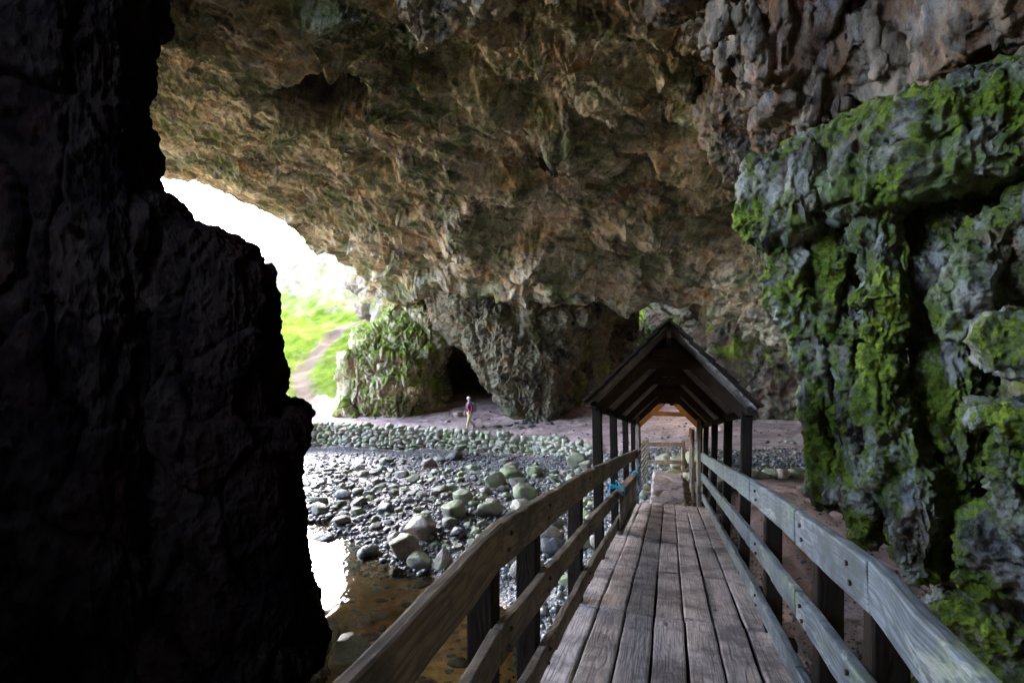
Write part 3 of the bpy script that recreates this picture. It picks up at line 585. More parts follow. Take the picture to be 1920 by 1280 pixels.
def wall_loft(rows, off, th, dens=70, power=3.2):
    """rows from the bottom up: (py left, py right, px left, px right, proud)"""
    global wn
    rws = []
    for pl, pr_, xl, xr, pd in rows:
        L, R_ = wall_xy(xl, off), wall_xy(xr, off); t = (R_-L)/np.linalg.norm(R_-L); n = np.array([t[1], -t[0]]); L = L+n*pd; R_ = R_+n*pd
        rws.append([L[0], L[1], (640-pl)/F*L[1], R_[0], R_[1], (640-pr_)/F*R_[1]])
    A = np.array(rws); H = abs(A[-1, 2]-A[0, 2])+.3; Wd = np.linalg.norm(A[:, 3:5]-A[:, 0:2], axis=1).max()
    nz = int(max(30, H*dens)*Q); nr = int(max(60, 2*(Wd+th)*dens)*Q)
    d = np.r_[0, np.cumsum(np.linalg.norm(np.diff(A[:, [0, 1, 2]], axis=0), axis=1)+1e-3)]; C = np.stack([np.interp(np.linspace(0, d[-1], nz), d, A[:, q]) for q in range(6)], 1)
    a = np.linspace(0, 2*np.pi, nr, endpoint=False); ex = np.sign(np.cos(a))*np.abs(np.cos(a))**(2/power); ey = np.sign(np.sin(a))*np.abs(np.sin(a))**(2/power)
    L, R_ = C[:, 0:3], C[:, 3:6]; mid = (L+R_)/2; hf = (R_-L)/2; t = hf[:, :2]/np.linalg.norm(hf[:, :2], axis=1)[:, None]; n = np.stack([t[:, 1], -t[:, 0], np.zeros(len(t))], 1)
    v = mid[:, None]+hf[:, None]*ex[None, :, None]+n[:, None]*((ey-1)*th/2)[None, :, None]
    def cap(r, up):
        c0 = r.mean(0); k = np.linspace(.85, 0, 10)[:, None, None]; q = c0+(r[None]-c0)*k; return q
    v = np.concatenate([cap(v[0], 0)[::-1], v, cap(v[-1], 1)], 0); nn = v.shape[0]; v = v.reshape(-1, 3); f = grid_faces(nn, nr, True)
    nm = tmp_normals(v, f); ctr = v.mean(0)
    if ((v-ctr)*nm).sum(1).mean() < 0: f = f[:, ::-1]; nm = -nm
    v = displace(v, nm, RS); nm = tmp_normals(v, f); v = v+nm*(ridged(v*4.2+8, 4)*.022)[:, None]
    WV.append(v); WF.append(f+wn); wn += len(v)
# overhanging slab: blunt mossy nose, long bluish bed rising to the right, mossy ledge behind
wall_loft([(470, 452, 1395, 1480, -.22), (452, 440, 1372, 1500, -.05), (425, 405, 1358, 1535, .02), (395, 375, 1362, 1545, .0), (340, 322, 1376, 1550, .0), (302, 280, 1382, 1550, -.05), (292, 268, 1400, 1550, -.35)], 0, .9)
wall_loft([(412, 306, 1570, 1975, -.30), (402, 296, 1535, 1975, -.04), (375, 262, 1520, 1975, .04), (345, 228, 1512, 1975, .02), (322, 206, 1508, 1975, -.03)], 0, 1.1)
wall_loft([(326, 208, 1515, 1990, -.14), (300, 180, 1505, 1990, -.05), (270, 120, 1500, 1990, -.04), (248, 80, 1520, 1990, -.12), (240, 60, 1540, 1990, -.5)], 0, 1.1)
wall_loft([(300, 240, 1440, 1760, .0), (280, 220, 1430, 1780, .0), (255, 170, 1450, 1800, -.1), (240, 140, 1480, 1800, -.4)], .75, .8)
# broken columns
wall_loft([(706, 706, 1505, 1540, -.1), (670, 670, 1475, 1545, -.05), (610, 610, 1462, 1520, .0), (570, 566, 1430, 1512, .05), (525, 525, 1418, 1500, .08), (492, 492, 1440, 1505, .0), (450, 450, 1448, 1495, -.1)], .30, .35)
wall_loft([(760, 760, 1520, 1590, -.1), (680, 680, 1500, 1600, .0), (600, 600, 1505, 1610, .08), (540, 540, 1510, 1600, .0), (480, 480, 1500, 1590, .05), (420, 420, 1490, 1600, -.1)], .55, .5)
wall_loft([(1092, 1085, 1700, 1735, -.1), (1050, 1050, 1672, 1745, .0), (980, 980, 1640, 1762, .05), (900, 900, 1626, 1760, .08), (830, 830, 1618, 1720, .04), (770, 770, 1598, 1692, .10), (720, 720, 1612, 1680, .06), (640, 640, 1616, 1672, .02), (600, 600, 1612, 1690, .04), (560, 552, 1598, 1704, .22), (520, 515, 1600, 1690, .16), (470, 470, 1588, 1676, .06), (420, 420, 1600, 1665, -.02), (380, 380, 1610, 1670, -.1)], .25, .5)
wall_loft([(950, 960, 1512, 1600, -.1), (925, 930, 1500, 1592, .06), (880, 880, 1503, 1552, .0), (800, 800, 1508, 1548, .0), (735, 735, 1513, 1560, .02), (700, 700, 1520, 1575, -.1)], .45, .4)
wall_loft([(1022, 1022, 1598, 1622, -.08), (985, 985, 1585, 1634, .0), (900, 900, 1564, 1622, .05), (800, 800, 1560, 1602, .02), (700, 700, 1566, 1618, .05), (600, 600, 1560, 1612, .0)], .45, .35)
wall_loft([(1105, 1100, 1745, 1800, -.1), (1000, 1000, 1735, 1810, .0), (880, 880, 1700, 1830, .0), (760, 760, 1690, 1850, .05), (640, 640, 1680, 1830, -.1), (520, 520, 1690, 1800, -.05), (400, 360, 1660, 1830, -.2)], .75, .7)
# boulders towards the right edge
wall_loft([(628, 628, 1765, 1825, -.1), (590, 590, 1748, 1838, .1), (540, 530, 1752, 1872, .12), (470, 450, 1778, 1890, .05), (410, 400, 1812, 1880, -.1)], .20, .5)
wall_loft([(560, 540, 1880, 1960, -.1), (470, 440, 1870, 1980, .0), (400, 380, 1890, 1980, .0), (350, 340, 1900, 1980, -.1)], .35, .5)
wall_loft([(700, 720, 1880, 1990, -.1), (672, 690, 1842, 1990, .02), (625, 620, 1838, 1990, .04), (602, 592, 1860, 1990, -.15)], -.25, .5)
wall_loft([(1000, 1010, 1900, 2000, -.1), (950, 960, 1872, 2000, .0), (880, 880, 1850, 2000, .06), (820, 815, 1846, 2000, .10), (790, 780, 1812, 2000, .14), (768, 750, 1825, 2000, -.1)], -.25, .6)
wall_loft([(1112, 1130, 1812, 2010, -.15), (1080, 1095, 1776, 2010, .0), (1020, 1030, 1772, 2010, .05), (985, 990, 1785, 2010, .03), (955, 965, 1835, 2010, -.15)], .10, .8)
wall_loft([(1420, 1420, 1620, 2050, .3), (1280, 1280, 1660, 2050, .1), (1180, 1180, 1690, 1960, .0), (1110, 1110, 1735, 1900, -.15)], .55, .9)
tag(link('mossy_rock_face', mesh_np('mossy_rock_face', np.concatenate(WV), np.concatenate(WF)), M['right']), kind='structure'); print('right', wn)
# fluted, dripping rock above
UP = [c(1360, 10, 7.6, .30, .5, .6), c(1410, 50, 7.3, .40, .6, .8), c(1455, 100, 7.0, .38, .6, .75), c(1500, 80, 6.9, .5, .7, .9), c(1470, 165, 7.0, .28, .5, .35), c(1560, 120, 6.8, .5, .6, .7), c(1620, 60, 6.6, .7, .8, .9), c(1570, 190, 6.7, .40, .5, .30, 0, -.3),
      c(1640, 170, 6.4, .5, .6, .4, 0, -.3), c(1720, 90, 6.2, .7, .8, .7), c(1820, 60, 5.8, .9, 1, .8), c(1950, 20, 5.4, 1.2, 1.2, 1.2), c(1500, -120, 7., 1.6, 1.3, 1.2), c(1800, -200, 6.2, 2., 1.6, 1.6), c(2200, -300, 5, 2.4, 3., 1.6), c(1500, 215, 7.4, .3, .4, .22), c(1300, -60, 8., .6, .7, .6),
      ((5.5, 2.5, 5.3), (2.4, 3.2, 1.8), (0, 0, 0)), ((5.5, -2.5, 5.3), (2.6, 3.2, 1.8), (0, 0, 0)), ((7, 10, 6), (3, 3, 2.6), (0, 0, 0)), ((9, 13, 5.5), (3, 3.5, 3.), (0, 0, 0))]
rg = np.random.default_rng(4)
for k in range(34):
    px = rg.uniform(1345, 1580); py = 20+ (px-1345)*.75*rg.uniform(.3, 1.05)+rg.uniform(-20, 30); dd = 6.9-(px-1345)*.0015
    UP.append(c(px, py, dd-.15, rg.uniform(.04, .09), rg.uniform(.06, .14), rg.uniform(.18, .42), rg.uniform(-.1, .1), rg.uniform(-.15, .15)))
union('fluted_rock', UP, .034, [('warp', .05, 1.0), ('ridge', .10, (2.6, 2.6, .55), 4), ('cell', .09, (2.2, 2.2, .9)), ('fbm', .08, .8)], M['upper'], smooth=1,
      spec2=[('ridge', .04, (6.5, 6.5, 1.8), 2), ('cell', .03, (7, 7, 3.))])
# ============================================================ wood
class Boards:
    """collects weathered boards into ONE mesh; each board carries its grain coordinates and a random tone"""
    def __init__(s): s.v = []; s.f = []; s.gc = []; s.br = []; s.n = 0
    def add(s, pts, w, t, up=(0, 0, 1), wear=.004, seg=None, tone=None, bev=.008, round_top=0, cutends=True):
        """pts: polyline of centres; w = size along 'up', t = thickness across"""
        pts = np.array(pts, float); dd = np.r_[0, np.cumsum(np.linalg.norm(np.diff(pts, axis=0), axis=1))]; L = dd[-1]
        n = seg or max(2, int(L/.10)); sx = np.unique(np.r_[np.linspace(0, L, n+1)]); sx = np.r_[0, .004, sx[1:-1], L-.004, L] if L > .03 else sx
        C = np.stack([np.interp(sx, dd, pts[:, k]) for k in range(3)], 1)
        T = np.gradient(C, axis=0); T[0] = C[1]-C[0]; T[-1] = C[-1]-C[-2]; T /= np.linalg.norm(T, axis=1)[:, None]
        U0 = np.array(up, float); S = np.cross(T, U0); S /= np.linalg.norm(S, axis=1)[:, None]; U = np.cross(S, T)
        h, k, b = w/2, t/2, min(bev, w*.2, t*.2); bt = max(b, round_top)
        bt = min(bt, t*.42)
        prof = [(-k+b, -h), (0, -h), (k-b, -h), (k, -h+b), (k, 0), (k, h-bt), (k-bt*.3, h-bt*.3), (k-bt, h), (0, h), (-k+bt, h), (-k+bt*.3, h-bt*.3), (-k, h-bt), (-k, 0), (-k, -h+b)]
        m = len(prof); pr = np.array(prof); r = RNG.random()*50; off = RNG.random(3)*40
        V = C[:, None]+S[:, None]*pr[None, :, 0:1]+U[:, None]*pr[None, :, 1:2]
        ends = (sx < .0035) | (sx > L-.0035); sc = np.where(ends, .93, 1.)
        V = C[:, None]+(V-C[:, None])*sc[:, None, None]
        q = V.reshape(-1, 3); q = q+np.stack([pn(q*3.1+off+a) for a in (0, 9, 21)], 1)*wear+np.stack([pn(q*14+off+a) for a in (3, 5, 7)], 1)*wear*.45
        G = np.stack([np.repeat(sx[:, None], m, 1)+off[0], np.tile(pr[:, 0], (len(sx), 1))+off[1], np.tile(pr[:, 1], (len(sx), 1))+off[2]], -1).reshape(-1, 3)
        F_ = grid_faces(len(sx), m, True)[:, ::-1].tolist()
        caps = [list(range(m)), list(range((len(sx)-1)*m, len(sx)*m))[::-1]]
        s.v.append(q); s.gc.append(G); s.br.append(np.full(len(q), RNG.random() if tone is None else tone))
        s.f += [[i+s.n for i in f] for f in F_+caps]; s.n += len(q); return s
    def build(s, name, mat, parent=None):
        me = bpy.data.meshes.new(name); me.from_pydata(np.concatenate(s.v).tolist(), [], s.f); me.update()
        add_attr(me, 'gc', np.concatenate(s.gc)); add_attr(me, 'br', np.concatenate(s.br)); 
        return link(name, me, mat, parent)
WUP = np.array([0, 0, 1.])
def Bs(u, ss, zf): return [B(u, s, zf(s)) for s in ss]
br = tag(empty('footbridge', tuple(B(0, 0, -3.3))), 'weathered wooden plank footbridge with three-rail sides running down to the shelter', 'footbridge')
br.location = (0, 0, 0)
# deck: lengthwise planks in bays between cross joints
JS = [-1.5, .1, 1.45, 2.8, 4.13, 5.48, 7.0, 8.47, 9.7, 10.9]
bd = Boards(); NP = 7; DW = 1.47; pw = DW/NP
for j, (a, b) in enumerate(zip(JS[:-1], JS[1:])):
    for i in range(NP):
        u = -DW/2+pw*(i+.5); g = .009+RNG.random()*.006; e0 = a+.010+RNG.random()*.016; e1 = b-.010-RNG.random()*.016
        ss = np.linspace(e0, e1, 4); dz = RNG.normal()*.004; du = RNG.normal()*.003
        za, zb = deckz(a), deckz(b)
        bd.add([B(u+du, s, za+(zb-za)*(s-a)/(b-a)-.022+dz) for s in ss], .044, pw-g*1.25, wear=.005, bev=.01, round_top=.012, tone=RNG.random()**1.3)
bd.build('deck', M['w_deck'], br)
for u in (-.525, -.315, -.105, .105, .315, .525):  # dark beams added under the plank gaps so the gaps look black
    Boards().add(Bs(u, np.linspace(-1.5, 10.8, 16), lambda s: deckz(s)-.14), .16, .10).build('gap_joist', M['w_post'], br)
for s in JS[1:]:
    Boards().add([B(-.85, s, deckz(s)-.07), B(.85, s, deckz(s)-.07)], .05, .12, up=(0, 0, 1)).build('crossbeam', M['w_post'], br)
# rails
BOLT = simple('rusty_bolt', (.05, .035, .03), .6)
KN = {-1: [-1.6, .3, 1.93, 2.97, 4.5, 6.2, 8.0, 9.6, 11.1], 1: [-1.6, .35, 1.25, 1.93, 2.95, 4.5, 6.9, 9.2, 11.1]}
for sd_, mat in ((-1, 'w_rail_l'), (1, 'w_rail_r')):
    u0 = -.63 if sd_ < 0 else .625
    ks = KN[sd_]
    for hh, w, t_, nm in ((0, .17, .05, 'handrail'), (-.40, .135, .045, 'middle_rail'), (-.78, .12, .045, 'lower_rail')):
        for a, b in zip(ks[:-1], ks[1:]):
            if nm == 'lower_rail' and b > 10.9: b = 10.85
            zc = lambda s: railz(s)+hh-w/2
            za, zb = zc(a), zc(b)
            A0, B0 = B(u0, a+.004, za), B(u0, b-.004, zb)
            j = RNG.normal()*.003
            Boards().add([A0+[0, 0, j], (A0+B0)/2, B0+[0, 0, j]], w, t_, wear=.006, round_top=.012 if nm == 'handrail' else .008).build(nm, M[mat], br)
    for s in ([.75, 2.02, 2.74, 4.22] if sd_ < 0 else [.75, 2.10, 2.80, 4.18]):
        u = u0+sd_*.085
        foot = gz(*B(u, s, 0)[:2])-.15
        tz = railz(s)-.14
        Boards().add([B(u, s, foot), B(u, s, tz)], .10, .11, up=tuple(B(0, 1, 0)-B(0, 0, 0)), seg=14, wear=.004).build('rail_post', M['w_post'], br)
        for hh, w in ((0, .17), (-.40, .135), (-.78, .12)):
            for q in (-.03, .03):
                bm = bmesh.new(); bmesh.ops.create_cone(bm, cap_ends=True, segments=10, radius1=.011, radius2=.008, depth=.012); me = bpy.data.meshes.new('bolt'); bm.to_mesh(me); bm.free()
                o = link('bolt', me, BOLT, br); o.location = B(u0-sd_*.030, s+q*.6, railz(s)+hh-w/2+q*.9); o.rotation_euler = (0, R(90), -TH)

# ============================================================ roofed shelter over the lower end
sh = tag(empty('roofed_shelter'), 'dark timber walkway shelter with steep gabled board roof over the lower end of the bridge', 'shelter')
FS = [5.8, 7.55, 9.7, 11.9, 14.0]
def ridge(s): return .09-.172*(s-5.8)
def eave(s): return ridge(s)-.80
def flz(s): return deckz(s) if s < 10.9 else -3.25-(s-10.9)*.055
FWD = tuple(B(0, 1, 0)-B(0, 0, 0))
for k, s in enumerate(FS):
    for sd_ in (-1, 1):
        ue = sd_*.75; uf = sd_*(.68 if k < 3 else .70)
        fz = gz(*B(uf, s, 0)[:2])-.15
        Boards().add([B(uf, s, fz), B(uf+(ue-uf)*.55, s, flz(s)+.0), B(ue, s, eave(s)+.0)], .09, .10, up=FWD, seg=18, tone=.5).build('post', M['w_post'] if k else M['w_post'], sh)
        # rafter
        e = B(sd_*.79, s+.07, eave(s)-.05); r = B(sd_*.03, s+.07, ridge(s)-.10)
        Boards().add([e, r], .16, .05, up=(0, 0, 1), tone=.6).build('rafter', M['w_roof'], sh)
    # collar plate closing the top of the frame
    zc = ridge(s)-.38 if k < 4 else ridge(s)-.56
    hw = .19
    bd = Boards()
    for q in range(3 if k < 4 else 1):
        z = zc+.055+q*.11; w2 = min((ridge(s)-z-.05)*1.04, .55)
        bd.add([B(-max(w2, .05), s+.015+.005*q, z), B(max(w2, .05), s+.015+.005*q, z)], .106, .03, tone=.4+.1*q)
    bd.build('collar_board', M['w_roof'], sh)
# roof boards run along the slope in strips across the eaves
def roof_side(sd_, s0, s1, nm, mat, skip=None, lift=0.):
    bd = Boards(); nb = 9; Ls = .86/math.cos(R(44.6)) *1.0
    for i in range(nb):
        a = (i+.5)/nb; u = sd_*(.79*(1-a)+.02*a)
        for (p, q) in zip(np.linspace(s0, s1, 6)[:-1], np.linspace(s0, s1, 6)[1:]):
            if skip and skip(i, (p+q)/2): continue
            z = lambda s: ridge(s)+.005+lift-.79*(1-a)
            bd.add([B(u, p+.004, z(p)), B(u, q-.004, z(q))], .022, 1.12/nb*1.02-.004, up=tuple(B(sd_*.7, 0, .7)), wear=.002, bev=.003)
    return bd.build(nm, mat, sh)
roof_side(-1, 5.45, 14.3, 'roof_boards', M['w_shingle'], skip=lambda i, s: s > 11.0 and False)
roof_side(1, 5.45, 14.3, 'roof_boards', M['w_shingle'])
# outer covering: overlapping shingle courses, thicker than the boards
for sd_ in (-1, 1):
    bd = Boards(); nb = 8
    for i in range(nb):
        a = (i+.5)/nb; u = sd_*(.815*(1-a)+.0*a)
        bd.add([B(u, s, ridge(s)+.05-.815*(1-a)) for s in np.linspace(5.33, 14.4, 24)], .024, 1.15/nb*1.12, up=tuple(B(sd_*.62, 0, .78)), wear=.006, bev=.004)
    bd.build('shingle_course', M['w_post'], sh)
    Boards().add(Bs(sd_*.745, np.linspace(5.5, 14.2, 20), lambda s: eave(s)+.00), .08, .06).build('wall_plate', M['w_post'], sh)
Boards().add(Bs(0, np.linspace(5.4, 14.3, 20), lambda s: ridge(s)-.06), .14, .04).build('ridge_beam', M['w_roof'], sh)
# pale close-set studs along the right side beyond the deck
for k, s in enumerate([11.0, 11.25, 12.3, 12.9, 13.5]):
    uu = .56 if k < 2 else .50
    Boards().add([B(uu, s, flz(s)-.35), B(uu, s, -1.75-(s-11)*.13 if k > 1 else -1.55)], .05 if k > 1 else .07, .07, up=FWD, seg=12, tone=.1).build('stud', M['w_post_l'], sh)
for u, s in ((-.62, 11.2),):
    Boards().add([B(u, s, flz(s)-.2), B(u, s, eave(s)+.1)], .07, .07, up=FWD, seg=12, tone=.1).build('stud', M['w_post_l'], sh)
# lit orange boards under the left slope near the far end, and the lamp that lights them
orange = simple('orange_roof_panel', (.80, .36, .06), .6, bs=8, var=.15)
bd = Boards()
for i in range(3):
    a = .20+i*.2; u = -(.85*(1-a)+.02*a)
    bd.add([B(u, s, ridge(s)-.035-.825*(1-a)) for s in (12.1, 13, 14.2)], .014, .20, up=tuple(B(-.7, 0, .7)), wear=.001, bev=.003)
bd.build('orange_panel', orange, sh)
lamp = tag(empty('lamp'), 'small lamp fixed under the shelter roof lighting its orange boards', 'lamp')
t = NT('lamp_glass'); e = t.n('ShaderNodeEmission', i_Color=(1, .62, .25, 1), i_Strength=1.0); t.t.links.new(e.outputs[0], t.out.inputs[0])
lp = B(.06, 12.12, ridge(12.1)-.28)
bm = bmesh.new(); bmesh.ops.create_cone(bm, cap_ends=True, segments=16, radius1=.035, radius2=.055, depth=.10); me = bpy.data.meshes.new('lamp_housing'); bm.to_mesh(me); bm.free()
o = link('housing', me, M['w_post'], lamp); o.location = lp+[0, 0, -.07]
bm = bmesh.new(); bmesh.ops.create_uvsphere(bm, u_segments=12, v_segments=8, radius=.028); me = bpy.data.meshes.new('lamp_glass'); bm.to_mesh(me); bm.free()
o = link('glass', me, t.m, lamp); o.location = lp+[0, 0, -.01]
ll = bpy.data.lights.new('lamp_light', 'SPOT'); ll.energy = 2.2; ll.color = (1, .62, .25); ll.shadow_soft_size = .05; ll.spot_size = R(105); ll.spot_blend = .4
lo = bpy.data.objects.new('lamp_light', ll); COL.objects.link(lo); lo.location = lp+[0, 0, .03]
tgt = Vector(B(-.50, 13.1, ridge(13.1)-.50)-lp); lo.rotation_euler = (-tgt).to_track_quat('Z', 'Y').to_euler(); lo.parent = lamp

# stone slab path through the shelter
stn = M['pathstone']
def slab_path():
    v = []; f = []; n = 0
    ss = np.linspace(10.75, 14.6, 150); uu = np.linspace(-1, 1, 50)
    S, U = np.meshgrid(ss, uu, indexing='ij'); q = np.c_[U.ravel()*2, S.ravel()*2, np.zeros(S.size)]
    half = .40+.05*fbm(np.c_[S.ravel(), S.ravel()*0, S.ravel()*0]*2.1, 3); u = U.ravel()*half-.02
    z = np.interp(S.ravel(), [10.9, 14.6], [-3.26, -3.44]); F1, F2, ID = worley(np.c_[u*1.3, S.ravel()*1.7, u*0])
    z = z + .03*np.minimum((F2-F1)*5, 1)+(ID-.5)*.03+fbm(np.c_[u, S.ravel(), u*0]*5, 3)*.012 + .1*(np.abs(S.ravel()-14.2) < .45)*0
    z = z - sstep(.86, 1., np.abs(U.ravel()))*.45
    p = np.array([S.ravel()*SN+u*CS, S.ravel()*CS-u*SN, z]).T
    return tag(link('stone_path', mesh_np('stone_path', p, grid_faces(150, 50)[:, ::-1]), stn), kind='structure')
slab_path()
# barrier across the far end
ba = tag(empty('timber_barrier'), 'low two-bar timber barrier closing the far end of the shelter', 'barrier')
for py, w in ((833, .11), (866, .10)):
    a, b = P(1203, py, 14.7), P(1284, py, 14.0)
    Boards().add([a, b], w, .04, tone=.3).build('bar', M['w_rail_l'], ba)
for px, d in ((1207, 14.75), (1281, 14.1)):
    q = P(px, 826, d); Boards().add([np.array([q[0], q[1], gz(q[0], q[1])-.2]), q], .09, .09, up=(0, 1, 0), seg=8).build('post', M['w_post_l'], ba)

# slatted gate leaning folded against the left railing, tied with blue rope
gt = tag(empty('slatted_gate'), 'small slatted wooden gate tied folded against the left railing', 'gate')
def gpn(s, h): return B(-.575, s, railz(s)-1.05+h)
Boards().add([gpn(6.6, .62), gpn(10.0, .62)], .07, .07, tone=.2).build('top_bar', M['w_rail_l'], gt)
Boards().add([gpn(6.6, .14), gpn(10.0, .14)], .05, .06, tone=.2).build('bottom_bar', M['w_post_l'], gt)
for k in range(26):
    s = 6.68+k*.13; Boards().add([gpn(s, .12), gpn(s, .60)], .03, .02, up=FWD, seg=3, tone=RNG.random()).build('slat', M['w_rail_l'], gt)
# tall narrow gate edge standing at the end of the left rail
ge = tag(empty('slatted_screen'), 'narrow upright slatted screen standing at the far end of the left rail', 'screen')
for u, s in ((-.58, 10.6), (-.50, 13.4)):
    Boards().add([B(u, s, flz(s)-.1), B(u, s, flz(s)+1.02)], .04, .05, up=FWD, seg=8, tone=.0).build('upright', M['w_rail_r'], ge)
for k in range(9):
    h = .15+k*.105; Boards().add([B(-.58, 10.6, flz(10.6)+h), B(-.50, 13.4, flz(13.4)+h)], .035, .02, tone=RNG.random()).build('slat', M['w_rail_r'], ge)
def tube(pts, r, seg=8):
    pts = np.array(pts, float); pts = catmull(pts, len(pts)*5, 0); T = np.gradient(pts, axis=0); T /= np.linalg.norm(T, axis=1)[:, None]
    a = np.array([.3, .2, 1.]); S = np.cross(T, a); S /= np.linalg.norm(S, axis=1)[:, None]; U = np.cross(T, S); an = np.linspace(0, 2*np.pi, seg, endpoint=False)
    v = pts[:, None]+r*(np.cos(an)[None, :, None]*S[:, None]+np.sin(an)[None, :, None]*U[:, None]); return v.reshape(-1, 3), grid_faces(len(pts), seg, True)
rope = simple('blue_rope', (.03, .42, .55), .6, bs=200)
def rope_at(s, h, label, tails=True, r=.007):
    vs = []; fs = []; n = 0
    c0 = gpn(s, h)
    for k in range(3):
        an = np.linspace(0, 2*np.pi, 10); off = (k-1)*.022
        pts = [c0 + (B(math.cos(t)*.052, off, 0)-B(0, 0, 0))+np.array([0, 0, math.sin(t)*.055]) for t in an]
        v, f = tube(pts, r); vs.append(v); fs.append(f+n); n += len(v)
    if tails:
        for k in range(4):
            d = RNG.normal(size=3)*.03; pts = [c0+[0, 0, .05], c0+B(-.06, d[0], .07+d[1])-B(0, 0, 0), c0+B(-.12+d[1], d[0]*2, .05+d[2])-B(0, 0, 0), c0+B(-.15+d[2], d[1]*2, -.02+d[0])-B(0, 0, 0)]
            v, f = tube(pts, r*.8); vs.append(v); fs.append(f+n); n += len(v)
    return tag(link('rope', mesh_np('rope', np.concatenate(vs), np.concatenate(fs)), rope), label, 'rope', 'blue ropes tying the gate')
rope_at(6.7, .64, 'frayed blue rope knotted round the near end of the slatted gate')
rope_at(9.7, .64, 'thin blue rope wound round the far end of the slatted gate', False)
# ============================================================ loose stones
def stone_np(seed, sub=3, cuts=8, rough=.05, box=.75, tall=1.):
    rg = np.random.default_rng(seed); bm = bmesh.new(); bmesh.ops.create_icosphere(bm, subdivisions=sub, radius=1.)
    v = np.array([w.co[:] for w in bm.verts]); f = np.array([[w.index for w in q.verts] for q in bm.faces]); bm.free()
    v = np.sign(v)*np.abs(v)**box
    for _ in range(cuts):
        n = rg.normal(size=3); n /= np.linalg.norm(n); h = rg.uniform(.58, .95); v -= np.maximum(v@n-h, 0)[:, None]*n*.92
    v = v + (v/np.linalg.norm(v, axis=1)[:, None])*(fbm(v*1.3+seed*3.3, 3)*rough*1.6+fbm(v*4+seed, 3)*rough*.5)[:, None]
    v *= np.array([1, rg.uniform(.72, .95), rg.uniform(.52, .75)*tall]); return v, f
VAR = []
for k in range(16):
    v, f = stone_np(100+k, 3, 9 if k % 2 else 16, .06, .92 if k % 2 else .8); VAR.append(mesh_np('boulder', v, f))
MATS = ['stone', 'stone_green', 'stone_dark', 'stone_brown']
VM = {}
def vmesh(k, mat):
    if (k, mat) not in VM: me = VAR[k].copy(); me.materials.append(M[mat]); VM[(k, mat)] = me
    return VM[(k, mat)]
occupied = []
def put_stone(x, y, r, k, mat, label, name='boulder', cat='boulder', group=None, rz=None, sq=1., sink=.35, tilt=0., zoff=0.):
    o = bpy.data.objects.new(name, vmesh(k, mat)); COL.objects.link(o)
    g = gz(x, y); o.location = (x, y, g+r*.6*sq*(1-sink)+zoff); o.scale = (r, r, r*sq); o.rotation_euler = (tilt, RNG.normal()*.1, RNG.random()*6.28 if rz is None else rz)
    tag(o, label, cat, group); occupied.append((x, y, r)); return o
